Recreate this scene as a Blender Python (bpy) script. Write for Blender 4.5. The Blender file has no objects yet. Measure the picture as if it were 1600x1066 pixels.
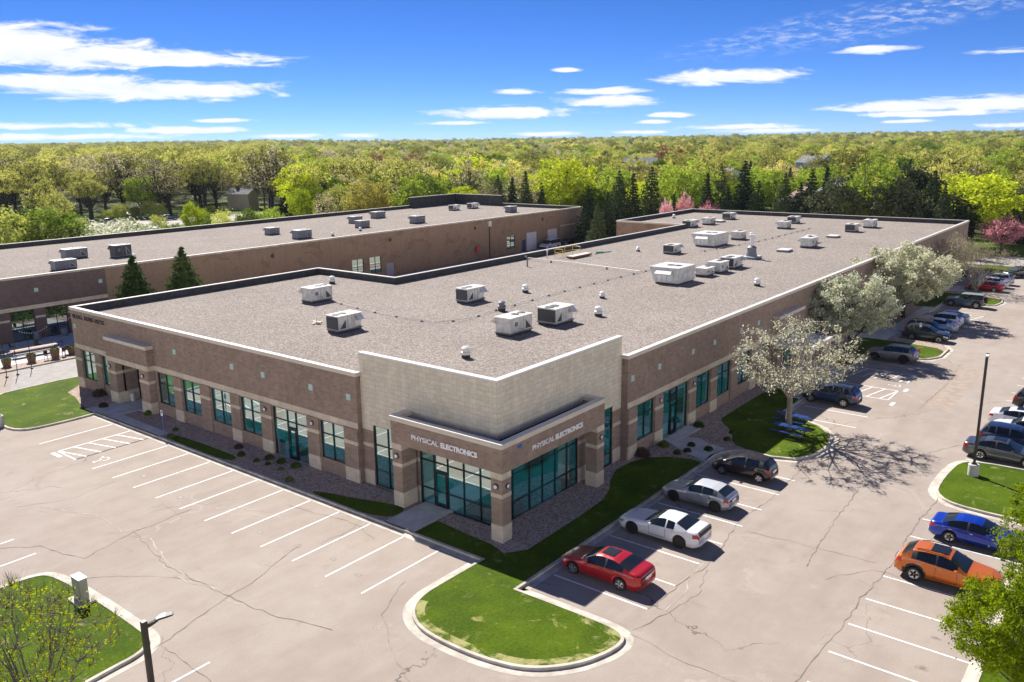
import bpy, math, random
import numpy as np
from mathutils import Vector, Matrix
R_ = math.radians
random.seed(7)
scene = bpy.context.scene
COL = scene.collection

# ---------------------------------------------------------------- camera
F_PX, PITCH, ROLL, YAW = 1320.28, R_(13.437), R_(-0.798), R_(38.415)
CAM = np.array([-34.4682, -28.4587, 21.7674])
Fv = np.array([math.cos(YAW)*math.cos(PITCH), math.sin(YAW)*math.cos(PITCH), -math.sin(PITCH)])
Rt = np.array([math.sin(YAW), -math.cos(YAW), 0.0])
Up = np.cross(Rt, Fv)
R2 = Rt*math.cos(ROLL) + Up*math.sin(ROLL)
U2 = -Rt*math.sin(ROLL) + Up*math.cos(ROLL)
cam_data = bpy.data.cameras.new("camera")
cam = bpy.data.objects.new("camera", cam_data)
COL.objects.link(cam)
cam_data.sensor_width = 36.0
cam_data.lens = F_PX/1600*36
cam_data.clip_start = 0.5
cam_data.clip_end = 20000
cam.matrix_world = Matrix(((R2[0], U2[0], -Fv[0], CAM[0]), (R2[1], U2[1], -Fv[1], CAM[1]),
                           (R2[2], U2[2], -Fv[2], CAM[2]), (0, 0, 0, 1)))
scene.camera = cam

def ray(px, py):
    return Fv*F_PX + R2*(px-800) + U2*(533-py)
def G(px, py, z=0.0):                 # where a sight line meets the level z
    d = ray(px, py); t = (z-CAM[2])/d[2]
    return float(CAM[0]+d[0]*t), float(CAM[1]+d[1]*t)
def AT(px, py, D):                    # point on a sight line at ground distance D
    d = ray(px, py); t = D/math.hypot(d[0], d[1]); q = CAM+d*t
    return float(q[0]), float(q[1]), float(q[2])
def azel(px, py):
    d = ray(px, py); return math.atan2(d[1], d[0]), math.atan2(d[2], math.hypot(d[0], d[1]))

# ---------------------------------------------------------------- sun and sky
SUNV = Vector((0.446, 0.956, 1.0)).normalized()
sd = bpy.data.lights.new("sun", 'SUN'); sd.energy = 4.6; sd.angle = R_(0.53); sd.color = (1.0, 0.955, 0.89)
sun = bpy.data.objects.new("sun", sd); COL.objects.link(sun)
sun.rotation_euler = SUNV.to_track_quat('Z', 'Y').to_euler()
sun.location = (0, 0, 60)
scene.view_settings.view_transform = 'Standard'
scene.view_settings.look = 'None'
scene.view_settings.exposure = 0.86
scene.view_settings.gamma = 1.0

W = bpy.data.worlds.new("World"); scene.world = W; W.use_nodes = True
nt = W.node_tree; nt.nodes.clear()
class NB:
    def __init__(s, nt): s.nt = nt
    def n(s, t, **k):
        nd = s.nt.nodes.new(t)
        for a, b in k.items(): setattr(nd, a, b)
        return nd
    def l(s, a, b): s.nt.links.new(a, b)
    def put(s, sock, v):
        if isinstance(v, bpy.types.NodeSocket): s.l(v, sock)
        else: sock.default_value = v
    def m(s, op, a, b=None, c=None, clamp=False):
        nd = s.n('ShaderNodeMath', operation=op); nd.use_clamp = clamp
        s.put(nd.inputs[0], a)
        if b is not None: s.put(nd.inputs[1], b)
        if c is not None: s.put(nd.inputs[2], c)
        return nd.outputs[0]
    def ramp(s, v, lo, hi, a=0.0, b=1.0):
        nd = s.n('ShaderNodeMapRange', interpolation_type='SMOOTHSTEP')
        s.put(nd.inputs[0], v); s.put(nd.inputs[1], lo); s.put(nd.inputs[2], hi); s.put(nd.inputs[3], a); s.put(nd.inputs[4], b)
        return nd.outputs[0]
    def noise(s, vec, scale, detail=3, rough=.5, dist=0.0):
        nd = s.n('ShaderNodeTexNoise')
        if vec is not None: s.l(vec, nd.inputs['Vector'])
        s.put(nd.inputs['Scale'], scale); nd.inputs['Detail'].default_value = detail
        nd.inputs['Roughness'].default_value = rough; nd.inputs['Distortion'].default_value = dist
        return nd.outputs['Fac']
    def mix(s, f, a, b, bt='MIX'):
        nd = s.n('ShaderNodeMix', data_type='RGBA', blend_type=bt)
        s.put(nd.inputs[0], f)
        for k, v in ((6, a), (7, b)):
            if isinstance(v, tuple): v = (*v, 1) if len(v) == 3 else v
            s.put(nd.inputs[k], v)
        return nd.outputs[2]
    def xyz(s, x, y, z):
        nd = s.n('ShaderNodeCombineXYZ'); s.put(nd.inputs[0], x); s.put(nd.inputs[1], y); s.put(nd.inputs[2], z); return nd.outputs[0]
    def sep(s, v):
        nd = s.n('ShaderNodeSeparateXYZ'); s.l(v, nd.inputs[0]); return nd.outputs

b = NB(nt)
sky = b.n('ShaderNodeTexSky', sky_type='NISHITA'); sky.sun_disc = False
sky.sun_elevation = math.asin(SUNV.z); sky.sun_rotation = math.atan2(SUNV.x, SUNV.y)
sky.altitude = 250; sky.air_density = 0.45; sky.dust_density = 0.0; sky.ozone_density = 5.0
hs = b.n('ShaderNodeHueSaturation'); hs.inputs['Saturation'].default_value = 1.15; hs.inputs['Value'].default_value = 1.0
b.l(sky.outputs[0], hs.inputs['Color'])
tint = b.mix(1.0, hs.outputs[0], (.49, .585, .80), 'MULTIPLY')
tc = b.n('ShaderNodeTexCoord')
sx, sy, sz = b.sep(tc.outputs['Generated'])
rx = b.m('ADD', b.m('MULTIPLY', sx, math.cos(YAW)), b.m('MULTIPLY', sy, math.sin(YAW)))
ry = b.m('SUBTRACT', b.m('MULTIPLY', sy, math.cos(YAW)), b.m('MULTIPLY', sx, math.sin(YAW)))
az = b.m('ARCTAN2', ry, rx)
el = b.m('ARCTAN2', sz, b.m('SQRT', b.m('ADD', b.m('MULTIPLY', rx, rx), b.m('MULTIPLY', ry, ry))))
nv = b.xyz(b.m('MULTIPLY', az, 9.0), b.m('MULTIPLY', el, 42.0), 0.0)
n1 = b.noise(nv, 1.6, 8, .66, .9)
nv2 = b.xyz(b.m('MULTIPLY', az, 30.0), b.m('MULTIPLY', el, 120.0), 3.0)
n2 = b.noise(nv2, 1.0, 5, .6, .4)
nn = b.m('SUBTRACT', b.m('ADD', b.m('MULTIPLY', n1, 2.2), b.m('MULTIPLY', n2, .9)), 1.55)
# clouds: centre pixel x, y, half width, half height, density
CLOUDS = [(60, 85, 190, 26, 1), (250, 92, 190, 14, 1), (20, 62, 110, 22, .9), (60, 128, 110, 11, 1), (225, 143, 210, 17, 1), (150, 135, 120, 16, 1),
 (60, 197, 120, 6, .8), (303, 204, 95, 6, 1), (347, 189, 50, 4, 1), (60, 215, 190, 5, .7), (790, 178, 132, 11, 1), (705, 193, 60, 4, .9),
 (955, 160, 82, 10, 1), (945, 143, 75, 6, .9), (808, 144, 48, 5, .7), (1140, 121, 125, 12, 1), (1100, 131, 45, 8, .8), (1048, 180, 38, 5, 1),
 (1022, 191, 30, 4, 1), (887, 110, 24, 4, .8), (1370, 79, 62, 7, .9), (1425, 166, 120, 11, 1), (1450, 178, 110, 5, 1), (1560, 162, 95, 12, 1),
 (1570, 80, 45, 5, .6), (1340, 171, 40, 6, .9), (1150, 199, 90, 5, .8), (1190, 205, 90, 4, .9), (1575, 196, 50, 4, .8), (1420, 190, 40, 3, .9),
 (850, 210, 60, 4, .9), (450, 213, 60, 4, .7), (560, 212, 40, 5, .8), (100, 43, 60, 6, .35), (1000, 207, 40, 3, .8)]
tot = None
for (cx, cy, hw, hh, dn) in CLOUDS:
    a0, e0 = azel(cx, cy); a0 -= YAW
    w_, h_ = hw/F_PX*1.02, hh/F_PX*1.12
    du = b.m('DIVIDE', b.m('SUBTRACT', az, a0), w_)
    dv = b.m('DIVIDE', b.m('SUBTRACT', el, e0), h_)
    dv = b.m('MAXIMUM', dv, b.m('MULTIPLY', dv, -1.35))
    r2 = b.m('ADD', b.m('MULTIPLY', du, du), b.m('MULTIPLY', dv, dv))
    v = b.m('MULTIPLY', b.m('SUBTRACT', 1.0, b.m('POWER', r2, .62)), dn)
    tot = v if tot is None else b.m('MAXIMUM', tot, v)
cm = b.ramp(b.m('ADD', tot, b.m('MULTIPLY', nn, .95)), -0.02, 0.62)
# thin cirrus veil to the upper right
a1, e1 = azel(1400, 25); a1 -= YAW
cu = b.m('DIVIDE', b.m('SUBTRACT', az, a1), .26)
cv = b.m('DIVIDE', b.m('ADD', b.m('SUBTRACT', el, e1), b.m('MULTIPLY', b.m('SUBTRACT', az, a1), .13)), .022)
cr = b.m('SUBTRACT', 1.0, b.m('ADD', b.m('MULTIPLY', cu, cu), b.m('MULTIPLY', cv, cv)), clamp=True)
rip = b.noise(b.xyz(b.m('MULTIPLY', az, 55.0), b.m('MULTIPLY', el, 210.0), 8.0), 1.0, 5, .65, .5)
cir = b.m('MULTIPLY', b.m('MULTIPLY', cr, b.ramp(rip, .42, .75)), .55)
cm = b.m('MAXIMUM', cm, cir)
cm = b.m('MULTIPLY', cm, b.ramp(el, 0.0, .004))
shade = b.mix(b.ramp(n1, .3, .7), (5.9, 6.2, 6.6), (6.9, 6.9, 7.0))
fincol = b.mix(b.m('MULTIPLY', cm, .97), tint, shade)
# unseen bright clouds added behind the camera to light the shaded walls
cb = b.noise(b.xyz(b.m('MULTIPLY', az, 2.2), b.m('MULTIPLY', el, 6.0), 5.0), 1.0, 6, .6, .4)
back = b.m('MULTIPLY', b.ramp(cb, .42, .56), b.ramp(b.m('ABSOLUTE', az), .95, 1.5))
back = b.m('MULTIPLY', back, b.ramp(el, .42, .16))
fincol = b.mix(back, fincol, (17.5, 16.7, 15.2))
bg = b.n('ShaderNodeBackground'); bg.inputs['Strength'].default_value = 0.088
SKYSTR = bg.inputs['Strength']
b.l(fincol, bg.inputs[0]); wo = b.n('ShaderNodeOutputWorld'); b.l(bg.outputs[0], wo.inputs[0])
W.cycles.sampling_method = 'MANUAL'; W.cycles.sample_map_resolution = 512

# ---------------------------------------------------------------- materials
MATS = {}
def newmat(name):
    m = bpy.data.materials.new(name); m.use_nodes = True
    n = NB(m.node_tree); m.node_tree.nodes.clear()
    out = n.n('ShaderNodeOutputMaterial'); p = n.n('ShaderNodeBsdfPrincipled'); n.l(p.outputs[0], out.inputs[0])
    MATS[name] = m
    return m, n, p, out
def bump(n, p, h, strength=.4, dist=.02):
    bn = n.n('ShaderNodeBump'); bn.inputs['Strength'].default_value = strength; bn.inputs['Distance'].default_value = dist
    n.l(h, bn.inputs['Height']); n.l(bn.outputs[0], p.inputs['Normal'])
def simple(name, col, rough=.6, metal=0.0, var=.12, scale=3.0, spec=.5, coat=0.0):
    m, n, p, o = newmat(name)
    g = n.n('ShaderNodeNewGeometry').outputs['Position']
    f = n.noise(g, scale, 5, .6)
    c1 = tuple(min(1, c*(1-var)) for c in col); c2 = tuple(min(1, c*(1+var)) for c in col)
    n.put(p.inputs['Base Color'], n.mix(n.ramp(f, .3, .7), c1, c2))
    n.put(p.inputs['Roughness'], n.m('ADD', n.m('MULTIPLY', f, .12), rough-.06)); p.inputs['Metallic'].default_value = metal
    p.inputs['Specular IOR Level'].default_value = spec
    if coat: p.inputs['Coat Weight'].default_value = coat; p.inputs['Coat Roughness'].default_value = .04
    return m
def blockwork(name, c1, c2, mortar, bw=.4, rh=.2, blotch=.25, joints=True, stain=0.0):
    m, n, p, o = newmat(name)
    pos = n.n('ShaderNodeNewGeometry').outputs['Position']; x, y, z = n.sep(pos)
    h = n.m('ADD', x, y)
    br = n.n('ShaderNodeTexBrick'); n.l(n.xyz(h, z, 0.0), br.inputs['Vector'])
    br.inputs['Scale'].default_value = 1.0; br.inputs['Brick Width'].default_value = bw; br.inputs['Row Height'].default_value = rh
    br.inputs['Mortar Size'].default_value = .012; br.inputs['Mortar Smooth'].default_value = .3; br.inputs['Bias'].default_value = -.1
    for k, c in (('Color1', c1), ('Color2', c2), ('Mortar', mortar)): br.inputs[k].default_value = (*c, 1)
    big = n.noise(pos, .55, 5, .6); fine = n.noise(n.xyz(n.m('MULTIPLY', h, 2.0), n.m('MULTIPLY', z, 9.0), 0.0), 1.0, 4, .6)
    f = n.m('ADD', n.m('MULTIPLY', n.m('SUBTRACT', big, .5), blotch*2), n.m('MULTIPLY', n.m('SUBTRACT', fine, .5), .45))
    stk = n.noise(n.xyz(n.m('MULTIPLY', h, 2.2), n.m('MULTIPLY', z, .22), 4.0), 1.0, 5, .6)
    f = n.m('ADD', f, n.m('MULTIPLY', n.m('SUBTRACT', stk, .5), .35))
    c = n.mix(1.0, br.outputs[0], n.xyz(*[n.m('ADD', 1.0, f)]*3), 'MULTIPLY')
    if joints:
        jt = n.m('LESS_THAN', n.m('PINGPONG', h, 3.8), .022)
        c = n.mix(n.m('MULTIPLY', jt, .45), c, mortar)
    if stain:
        st = n.ramp(n.noise(n.xyz(n.m('MULTIPLY', h, .35), n.m('MULTIPLY', z, .5), 0.0), 1.0, 6, .7, .8), .52, .62)
        c = n.mix(n.m('MULTIPLY', st, stain), c, (.12, .08, .055))
    n.put(p.inputs['Base Color'], c); p.inputs['Roughness'].default_value = .9; p.inputs['Specular IOR Level'].default_value = .2
    bump(n, p, n.m('ADD', br.outputs[1], n.m('MULTIPLY', fine, -.8)), .35, -.015)
    return m
blockwork('brown_block', (.345, .255, .20), (.272, .197, .152), (.34, .258, .205))
blockwork('tan_block', (.76, .68, .53), (.67, .60, .47), (.52, .47, .385), .6, .3, .12)
blockwork('stone_base', (.68, .58, .45), (.58, .49, .38), (.55, .46, .36), .8, .35, .2, False)
blockwork('tilt_concrete', (.32, .225, .155), (.30, .21, .145), (.31, .22, .15), 7.6, 9, .14, True, .34)
blockwork('dark_block', (.175, .125, .115), (.14, .1, .095), (.18, .14, .125))
simple('coping', (.66, .585, .47), .55, 0, .06, 1.2)
simple('cap_metal', (.72, .69, .64), .4, 0, .04, 1.0)
simple('membrane', (.03, .032, .038), .7, 0, .4, 1.5)
simple('frame_black', (.012, .013, .013), .4, .2, .2, 2)
simple('concrete', (.60, .57, .53), .85, 0, .14, 1.3)
simple('kerb_concrete', (.53, .475, .40), .85, 0, .24, 1.1)
simple('white_paint_metal', (.74, .74, .73), .4, 0, .05, 2)
simple('unit_metal', (.58, .57, .54), .45, .1, .2, 2.2)
simple('unit_dark', (.06, .065, .07), .6, .2, .3, 6)
simple('unit_grey', (.155, .165, .205), .5, .1, .12, 2)
simple('black_metal', (.025, .024, .024), .45, .4, .3, 2)
simple('bronze_metal', (.05, .042, .036), .45, .3, .2, 2)
simple('red_paint', (.62, .03, .02), .35, 0, .1, 4)
simple('yellow_paint', (.75, .5, .04), .4, 0, .1, 4)
simple('blue_bench', (.012, .05, .20), .4, 0, .12, 4)
simple('blue_sign', (.02, .12, .5), .4, 0, .08, 4)
simple('tile_inlay', (.42, .60, .56), .3, 0, .06, 4)
simple('lamp_white', (.85, .86, .88), .25, 0, .03, 4)
simple('patio_blue', (.56, .57, .58), .85, 0, .08, 1)
simple('wood', (.42, .30, .2), .7, 0, .2, 6)
simple('planter', (.19, .11, .065), .8, 0, .2, 5)
simple('cabinet_green', (.34, .35, .28), .5, 0, .06, 3)
simple('door_grey', (.33, .35, .42), .5, 0, .06, 2)
simple('dock_white', (.62, .66, .74), .45, 0, .05, 2)
simple('letter_metal', (.95, .95, .95), .45, 0, .03, 3)
simple('letter_dark', (.03, .022, .02), .6, 0, .1, 3)
simple('rubber', (.015, .015, .016), .75, 0, .2, 8)
simple('alloy', (.5, .5, .52), .28, .8, .06, 6)
simple('dark_alloy', (.03, .03, .033), .35, .6, .1, 6)
simple('plastic_black', (.02, .02, .021), .55, 0, .15, 6)
simple('chrome', (.6, .6, .62), .15, 1, .05, 6)
simple('shingle_grey', (.16, .165, .18), .9, 0, .2, 1)
simple('shingle_brown', (.20, .12, .10), .9, 0, .2, 1)
simple('siding_white', (.66, .68, .72), .7, 0, .05, 1)
simple('siding_blue', (.24, .36, .52), .7, 0, .05, 1)
simple('siding_tan', (.5, .42, .32), .7, 0, .05, 1)
simple('siding_teal', (.05, .18, .22), .7, 0, .05, 1)
simple('bark', (.13, .105, .085), .95, 0, .35, 6)
simple('bark_pale', (.26, .225, .18), .95, 0, .25, 7)
simple('bark_black', (.035, .03, .026), .95, 0, .3, 6)
simple('bark_grey', (.15, .13, .115), .95, 0, .25, 7)
simple('bark_dark', (.055, .045, .038), .95, 0, .3, 6)
simple('hose_green', (.03, .3, .15), .5, 0, .1, 5)
simple('banner_red', (.6, .06, .06), .6, 0, .1, 5)

def glassmat(name, teal, mirror, tint=(.78, .88, .84)):
    m, n, p, o = newmat(name)
    oi = n.n('ShaderNodeObjectInfo').outputs['Random']
    pos = n.n('ShaderNodeNewGeometry').outputs['Position']
    f = n.noise(pos, .8, 3, .5)
    x, y, z = n.sep(pos); wn = n.n('ShaderNodeTexWhiteNoise', noise_dimensions='2D')
    n.l(n.xyz(n.m('FLOOR', n.m('DIVIDE', n.m('ADD', x, y), 1.27)), n.m('FLOOR', n.m('DIVIDE', n.m('ADD', z, .1), 1.35)), 0.0), wn.inputs['Vector'])
    bc = n.mix(n.m('ADD', n.m('MULTIPLY', f, .4), n.m('MULTIPLY', wn.outputs[0], .6)), tuple(c*.45 for c in teal), tuple(c*1.35 for c in teal))
    n.put(p.inputs['Base Color'], n.mix(n.m('MULTIPLY', n.m('GREATER_THAN', wn.outputs[0], .86), .8), bc, (.01, .02, .025)))
    p.inputs['Roughness'].default_value = .5; p.inputs['Specular IOR Level'].default_value = .1
    gl = n.n('ShaderNodeBsdfGlossy'); gl.inputs['Roughness'].default_value = .015; gl.inputs['Color'].default_value = (*tint, 1)
    fr = n.n('ShaderNodeFresnel'); fr.inputs[0].default_value = 1.5
    mx = n.n('ShaderNodeMixShader'); n.put(mx.inputs[0], n.m('ADD', n.m('MULTIPLY', fr.outputs[0], .7), mirror, clamp=True))
    n.l(p.outputs[0], mx.inputs[1]); n.l(gl.outputs[0], mx.inputs[2]); n.l(mx.outputs[0], o.inputs[0])
    return m
glassmat('glass_teal', (.004, .42, .47), .60)
glassmat('glass_dark', (.012, .02, .02), .35)
glassmat('car_glass', (.010, .014, .016), .05, (.7, .78, .82))
glassmat('lamp_glass', (.35, .35, .36), .2)
simple('tail_red', (.45, .008, .01), .2, 0, .1, 6, .5, .5)

def paint(name, col, metal=.35, rough=.32):
    m, n, p, o = newmat(name)
    g = n.n('ShaderNodeNewGeometry').outputs['Position']
    f = n.noise(g, 900.0, 2, .5)
    n.put(p.inputs['Base Color'], n.mix(f, tuple(c*.93 for c in col), tuple(min(1, c*1.07) for c in col)))
    p.inputs['Metallic'].default_value = metal; p.inputs['Roughness'].default_value = rough
    p.inputs['Coat Weight'].default_value = .8; p.inputs['Coat Roughness'].default_value = .05
    return m

def ground_mats():
    # asphalt: warm sun bleached tarmac with patches, tar seams and cracks
    m, n, p, o = newmat('asphalt')
    pos = n.n('ShaderNodeNewGeometry').outputs['Position']
    big = n.noise(pos, .09, 5, .6); mid = n.noise(pos, .6, 5, .62); fine = n.noise(pos, 14.0, 4, .7)
    x, y, z = n.sep(pos)
    wear = n.noise(n.xyz(n.m('MULTIPLY', x, .12), n.m('MULTIPLY', y, .7), 0.0), 1.0, 4, .6, .5)
    f = n.m('ADD', n.m('ADD', n.m('MULTIPLY', big, .45), n.m('MULTIPLY', mid, .3)), n.m('MULTIPLY', wear, .25))
    c = n.mix(n.ramp(f, .36, .64), (.335, .274, .232), (.412, .352, .302))
    c = n.mix(n.m('MULTIPLY', n.ramp(fine, .35, .7), .28), c, (.22, .18, .15))
    c = n.mix(n.m('MULTIPLY', n.ramp(n.noise(pos, .45, 6, .7, .8), .58, .72), .32), c, (.20, .165, .14))
    c = n.mix(n.m('MULTIPLY', n.ramp(n.noise(pos, .22, 6, .75, 1.2), .6, .66), .3), c, (.46, .39, .33))
    def cracks(sc, w, dist, seed, lo, hi):
        wv = n.n('ShaderNodeTexNoise'); wv.inputs['Scale'].default_value = .9; wv.inputs['Detail'].default_value = 5
        off = n.n('ShaderNodeVectorMath', operation='ADD'); n.l(pos, off.inputs[0]); off.inputs[1].default_value = (seed, seed*2, 0)
        n.l(off.outputs[0], wv.inputs['Vector'])
        sb = n.n('ShaderNodeVectorMath', operation='SUBTRACT'); n.l(wv.outputs['Color'], sb.inputs[0]); sb.inputs[1].default_value = (.5, .5, .5)
        sc_ = n.n('ShaderNodeVectorMath', operation='SCALE'); n.l(sb.outputs[0], sc_.inputs[0]); sc_.inputs['Scale'].default_value = dist
        ad = n.n('ShaderNodeVectorMath', operation='ADD'); n.l(off.outputs[0], ad.inputs[0]); n.l(sc_.outputs[0], ad.inputs[1])
        vo = n.n('ShaderNodeTexVoronoi', feature='DISTANCE_TO_EDGE', voronoi_dimensions='2D'); vo.inputs['Scale'].default_value = sc
        n.l(ad.outputs[0], vo.inputs['Vector'])
        line = n.ramp(vo.outputs['Distance'], w*.4, w, 1.0, 0.0)
        msk = n.ramp(n.noise(off.outputs[0], .11, 3, .5), lo, hi)
        return n.m('MULTIPLY', line, msk)
    k1 = cracks(.075, .0035, 2.2, 3.1, .46, .56); k2 = cracks(.28, .009, 1.3, 17.0, .58, .66); k3 = cracks(.055, .007, 3.0, 41.0, .5, .58)
    c = n.mix(n.m('MULTIPLY', k3, .35), c, (.50, .43, .37))
    c = n.mix(n.m('MULTIPLY', k1, .7), c, (.09, .075, .065)); c = n.mix(n.m('MULTIPLY', k2, .45), c, (.13, .105, .09))
    n.put(p.inputs['Base Color'], c); p.inputs['Roughness'].default_value = .9; p.inputs['Specular IOR Level'].default_value = .25
    bump(n, p, fine, .25, .01)
    # darker asphalt for a patch in the lot
    simple('asphalt_dark', (.27, .225, .19), .9, 0, .14, 1.5, .25)
    simple('oil_faint', (.30, .245, .205), .8, 0, .15, 6, .3); simple('oil_dark', (.23, .19, .16), .6, 0, .2, 6, .4)
    simple('asphalt_seal', (.46, .40, .34), .9, 0, .2, 2.5, .25)
    simple('asphalt_light', (.365, .295, .24), .9, 0, .12, 1.5, .25)
    simple('road_grey', (.36, .335, .315), .9, 0, .12, 1.2, .25)
    simple('highway', (.42, .37, .33), .9, 0, .08, .3, .25)
    # road paint, scuffed
    m, n, p, o = newmat('line_paint')
    pos = n.n('ShaderNodeNewGeometry').outputs['Position']
    f = n.noise(pos, 5.0, 5, .7)
    n.put(p.inputs['Base Color'], n.mix(n.ramp(f, .35, .5), (.56, .5, .45), (.84, .84, .82))); p.inputs['Roughness'].default_value = .7
    m, n, p, o = newmat('crack_tar')
    pos = n.n('ShaderNodeNewGeometry').outputs['Position']
    n.put(p.inputs['Base Color'], n.mix(n.ramp(n.noise(pos, 2.0, 4, .6), .35, .6), (.15, .12, .105), (.29, .24, .20))); p.inputs['Roughness'].default_value = .9
    # lawn
    def grass(nm, a, bcol, straw, amt, lo=.56, hi=.72):
        m, n, p, o = newmat(nm)
        pos = n.n('ShaderNodeNewGeometry').outputs['Position']
        big = n.noise(pos, .35, 4, .6); fine = n.noise(pos, 7.0, 6, .75); st = n.noise(pos, 1.1, 6, .75, .6)
        x, y, z = n.sep(pos)
        blade = n.noise(n.xyz(n.m('MULTIPLY', x, 16.0), n.m('MULTIPLY', y, 5.0), 0.0), 1.0, 4, .7, 1.0)
        c = n.mix(n.ramp(n.m('ADD', n.m('MULTIPLY', big, .5), n.m('MULTIPLY', fine, .5)), .36, .64), a, bcol)
        c = n.mix(n.m('MULTIPLY', n.ramp(blade, .4, .7), .45), c, tuple(v*.5 for v in a))
        c = n.mix(n.m('MULTIPLY', n.ramp(st, lo, hi), amt), c, straw)
        n.put(p.inputs['Base Color'], c); p.inputs['Roughness'].default_value = .9; p.inputs['Specular IOR Level'].default_value = .15
        bump(n, p, n.m('ADD', fine, blade), .8, .05)
    grass('lawn', (.045, .088, .0), (.105, .165, .001), (.36, .33, .11), .85)
    grass('lawn_worn', (.045, .088, .0), (.105, .165, .001), (.42, .385, .16), .9, .42, .6)
    grass('meadow', (.07, .12, .012), (.13, .19, .02), (.25, .2, .08), .4)
    grass('forest_floor', (.05, .065, .018), (.085, .10, .025), (.16, .12, .06), .6)
    def gravel(nm, cols, sc, contrast=1.0):
        m, n, p, o = newmat(nm)
        pos = n.n('ShaderNodeNewGeometry').outputs['Position']
        vo = n.n('ShaderNodeTexVoronoi'); vo.inputs['Scale'].default_value = sc; n.l(pos, vo.inputs['Vector'])
        r, g, bb = n.sep(vo.outputs['Color'])
        vo2 = n.n('ShaderNodeTexVoronoi'); vo2.inputs['Scale'].default_value = sc*.55; n.l(pos, vo2.inputs['Vector'])
        r2, g2, b2 = n.sep(vo2.outputs['Color'])
        v = n.m('ADD', n.m('MULTIPLY', r, .5), n.m('MULTIPLY', r2, .5))
        c = n.mix(n.ramp(v, .2, .55), cols[0], cols[1]); c = n.mix(n.ramp(v, .55, .9), c, cols[2])
        big = n.noise(pos, .12, 5, .65)
        c = n.mix(1.0, c, n.xyz(*[n.m('ADD', .80, n.m('MULTIPLY', big, .40))]*3), 'MULTIPLY')
        n.put(p.inputs['Base Color'], c); p.inputs['Roughness'].default_value = .95; p.inputs['Specular IOR Level'].default_value = .15
        bump(n, p, v, .7, .05)
    gravel('roof_gravel', ((.17, .14, .12), (.32, .275, .24), (.45, .40, .355)), 17.0)
    gravel('rock_mulch', ((.27, .19, .155), (.48, .36, .30), (.62, .5, .43)), 16.0)
ground_mats()

def leafmat(name, c1, c2, c3=None, rnd=.34, trans=.48):
    m, n, p, o = newmat(name); m.node_tree.nodes.remove(p)
    tcn = n.n('ShaderNodeTexCoord').outputs['Object']; oi = n.n('ShaderNodeObjectInfo').outputs['Random']
    f = n.noise(tcn, .9, 4, .7)
    f = n.m('ADD', f, n.m('MULTIPLY', n.m('SUBTRACT', oi, .5), rnd*2))
    c = n.mix(n.ramp(f, .35, .65), c1, c2)
    if c3: c = n.mix(n.m('MULTIPLY', n.ramp(n.noise(tcn, 2.3, 3, .7), .55, .65), .8), c, c3)
    v = n.m('ADD', 1-rnd*.6, n.m('MULTIPLY', oi, rnd*1.2))
    c = n.mix(1.0, c, n.xyz(v, v, v), 'MULTIPLY')
    d = n.n('ShaderNodeBsdfDiffuse'); t = n.n('ShaderNodeBsdfTranslucent'); mx = n.n('ShaderNodeMixShader')
    n.l(c, d.inputs[0]); n.l(c, t.inputs[0]); mx.inputs[0].default_value = trans
    n.l(d.outputs[0], mx.inputs[1]); n.l(t.outputs[0], mx.inputs[2]); n.l(mx.outputs[0], o.inputs[0])
leafmat('leaf_olive', (0.299, 0.305, 0.066), (0.546, 0.533, 0.132))
leafmat('leaf_green', (0.169, 0.254, 0.030), (0.390, 0.483, 0.060))
leafmat('leaf_lime', (0.294, 0.378, 0.018), (0.546, 0.609, 0.036))
leafmat('leaf_gold', (0.494, 0.444, 0.096), (0.780, 0.686, 0.180))
leafmat('leaf_taupe', (0.351, 0.305, 0.168), (0.559, 0.495, 0.288))
leafmat('leaf_pale', (0.416, 0.457, 0.096), (0.676, 0.699, 0.168), None, .2, .35)
leafmat('leaf_rust', (.30, .14, .09), (.38, .22, .14))
leafmat('leaf_spruce', (.035, .06, .03), (.10, .13, .055), None, .2, .15)
leafmat('leaf_pine', (.06, .08, .04), (.14, .155, .075), None, .2, .2)
leafmat('leaf_young_spruce', (.045, .09, .025), (.14, .19, .06), None, .1, .25)
leafmat('leaf_maple', (.12, .19, .006), (.30, .38, .012), (.06, .11, .006), .08, .5)
leafmat('blossom_cream', (.60, .59, .40), (.85, .83, .62), (.26, .34, .10), .08, .5)
leafmat('blossom_white', (.62, .63, .46), (.86, .86, .66), (.26, .34, .10), .08, .5)
leafmat('blossom_pink', (.74, .30, .34), (.90, .54, .56), None, .1, .45)
leafmat('bud_yellow', (.40, .48, .01), (.68, .72, .03), None, .1, .5)
leafmat('shrub_leaf', (.08, .12, .025), (.19, .24, .06), None, .15, .3)
leafmat('shrub_red', (.09, .05, .04), (.15, .09, .07), None, .15, .3)

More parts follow.
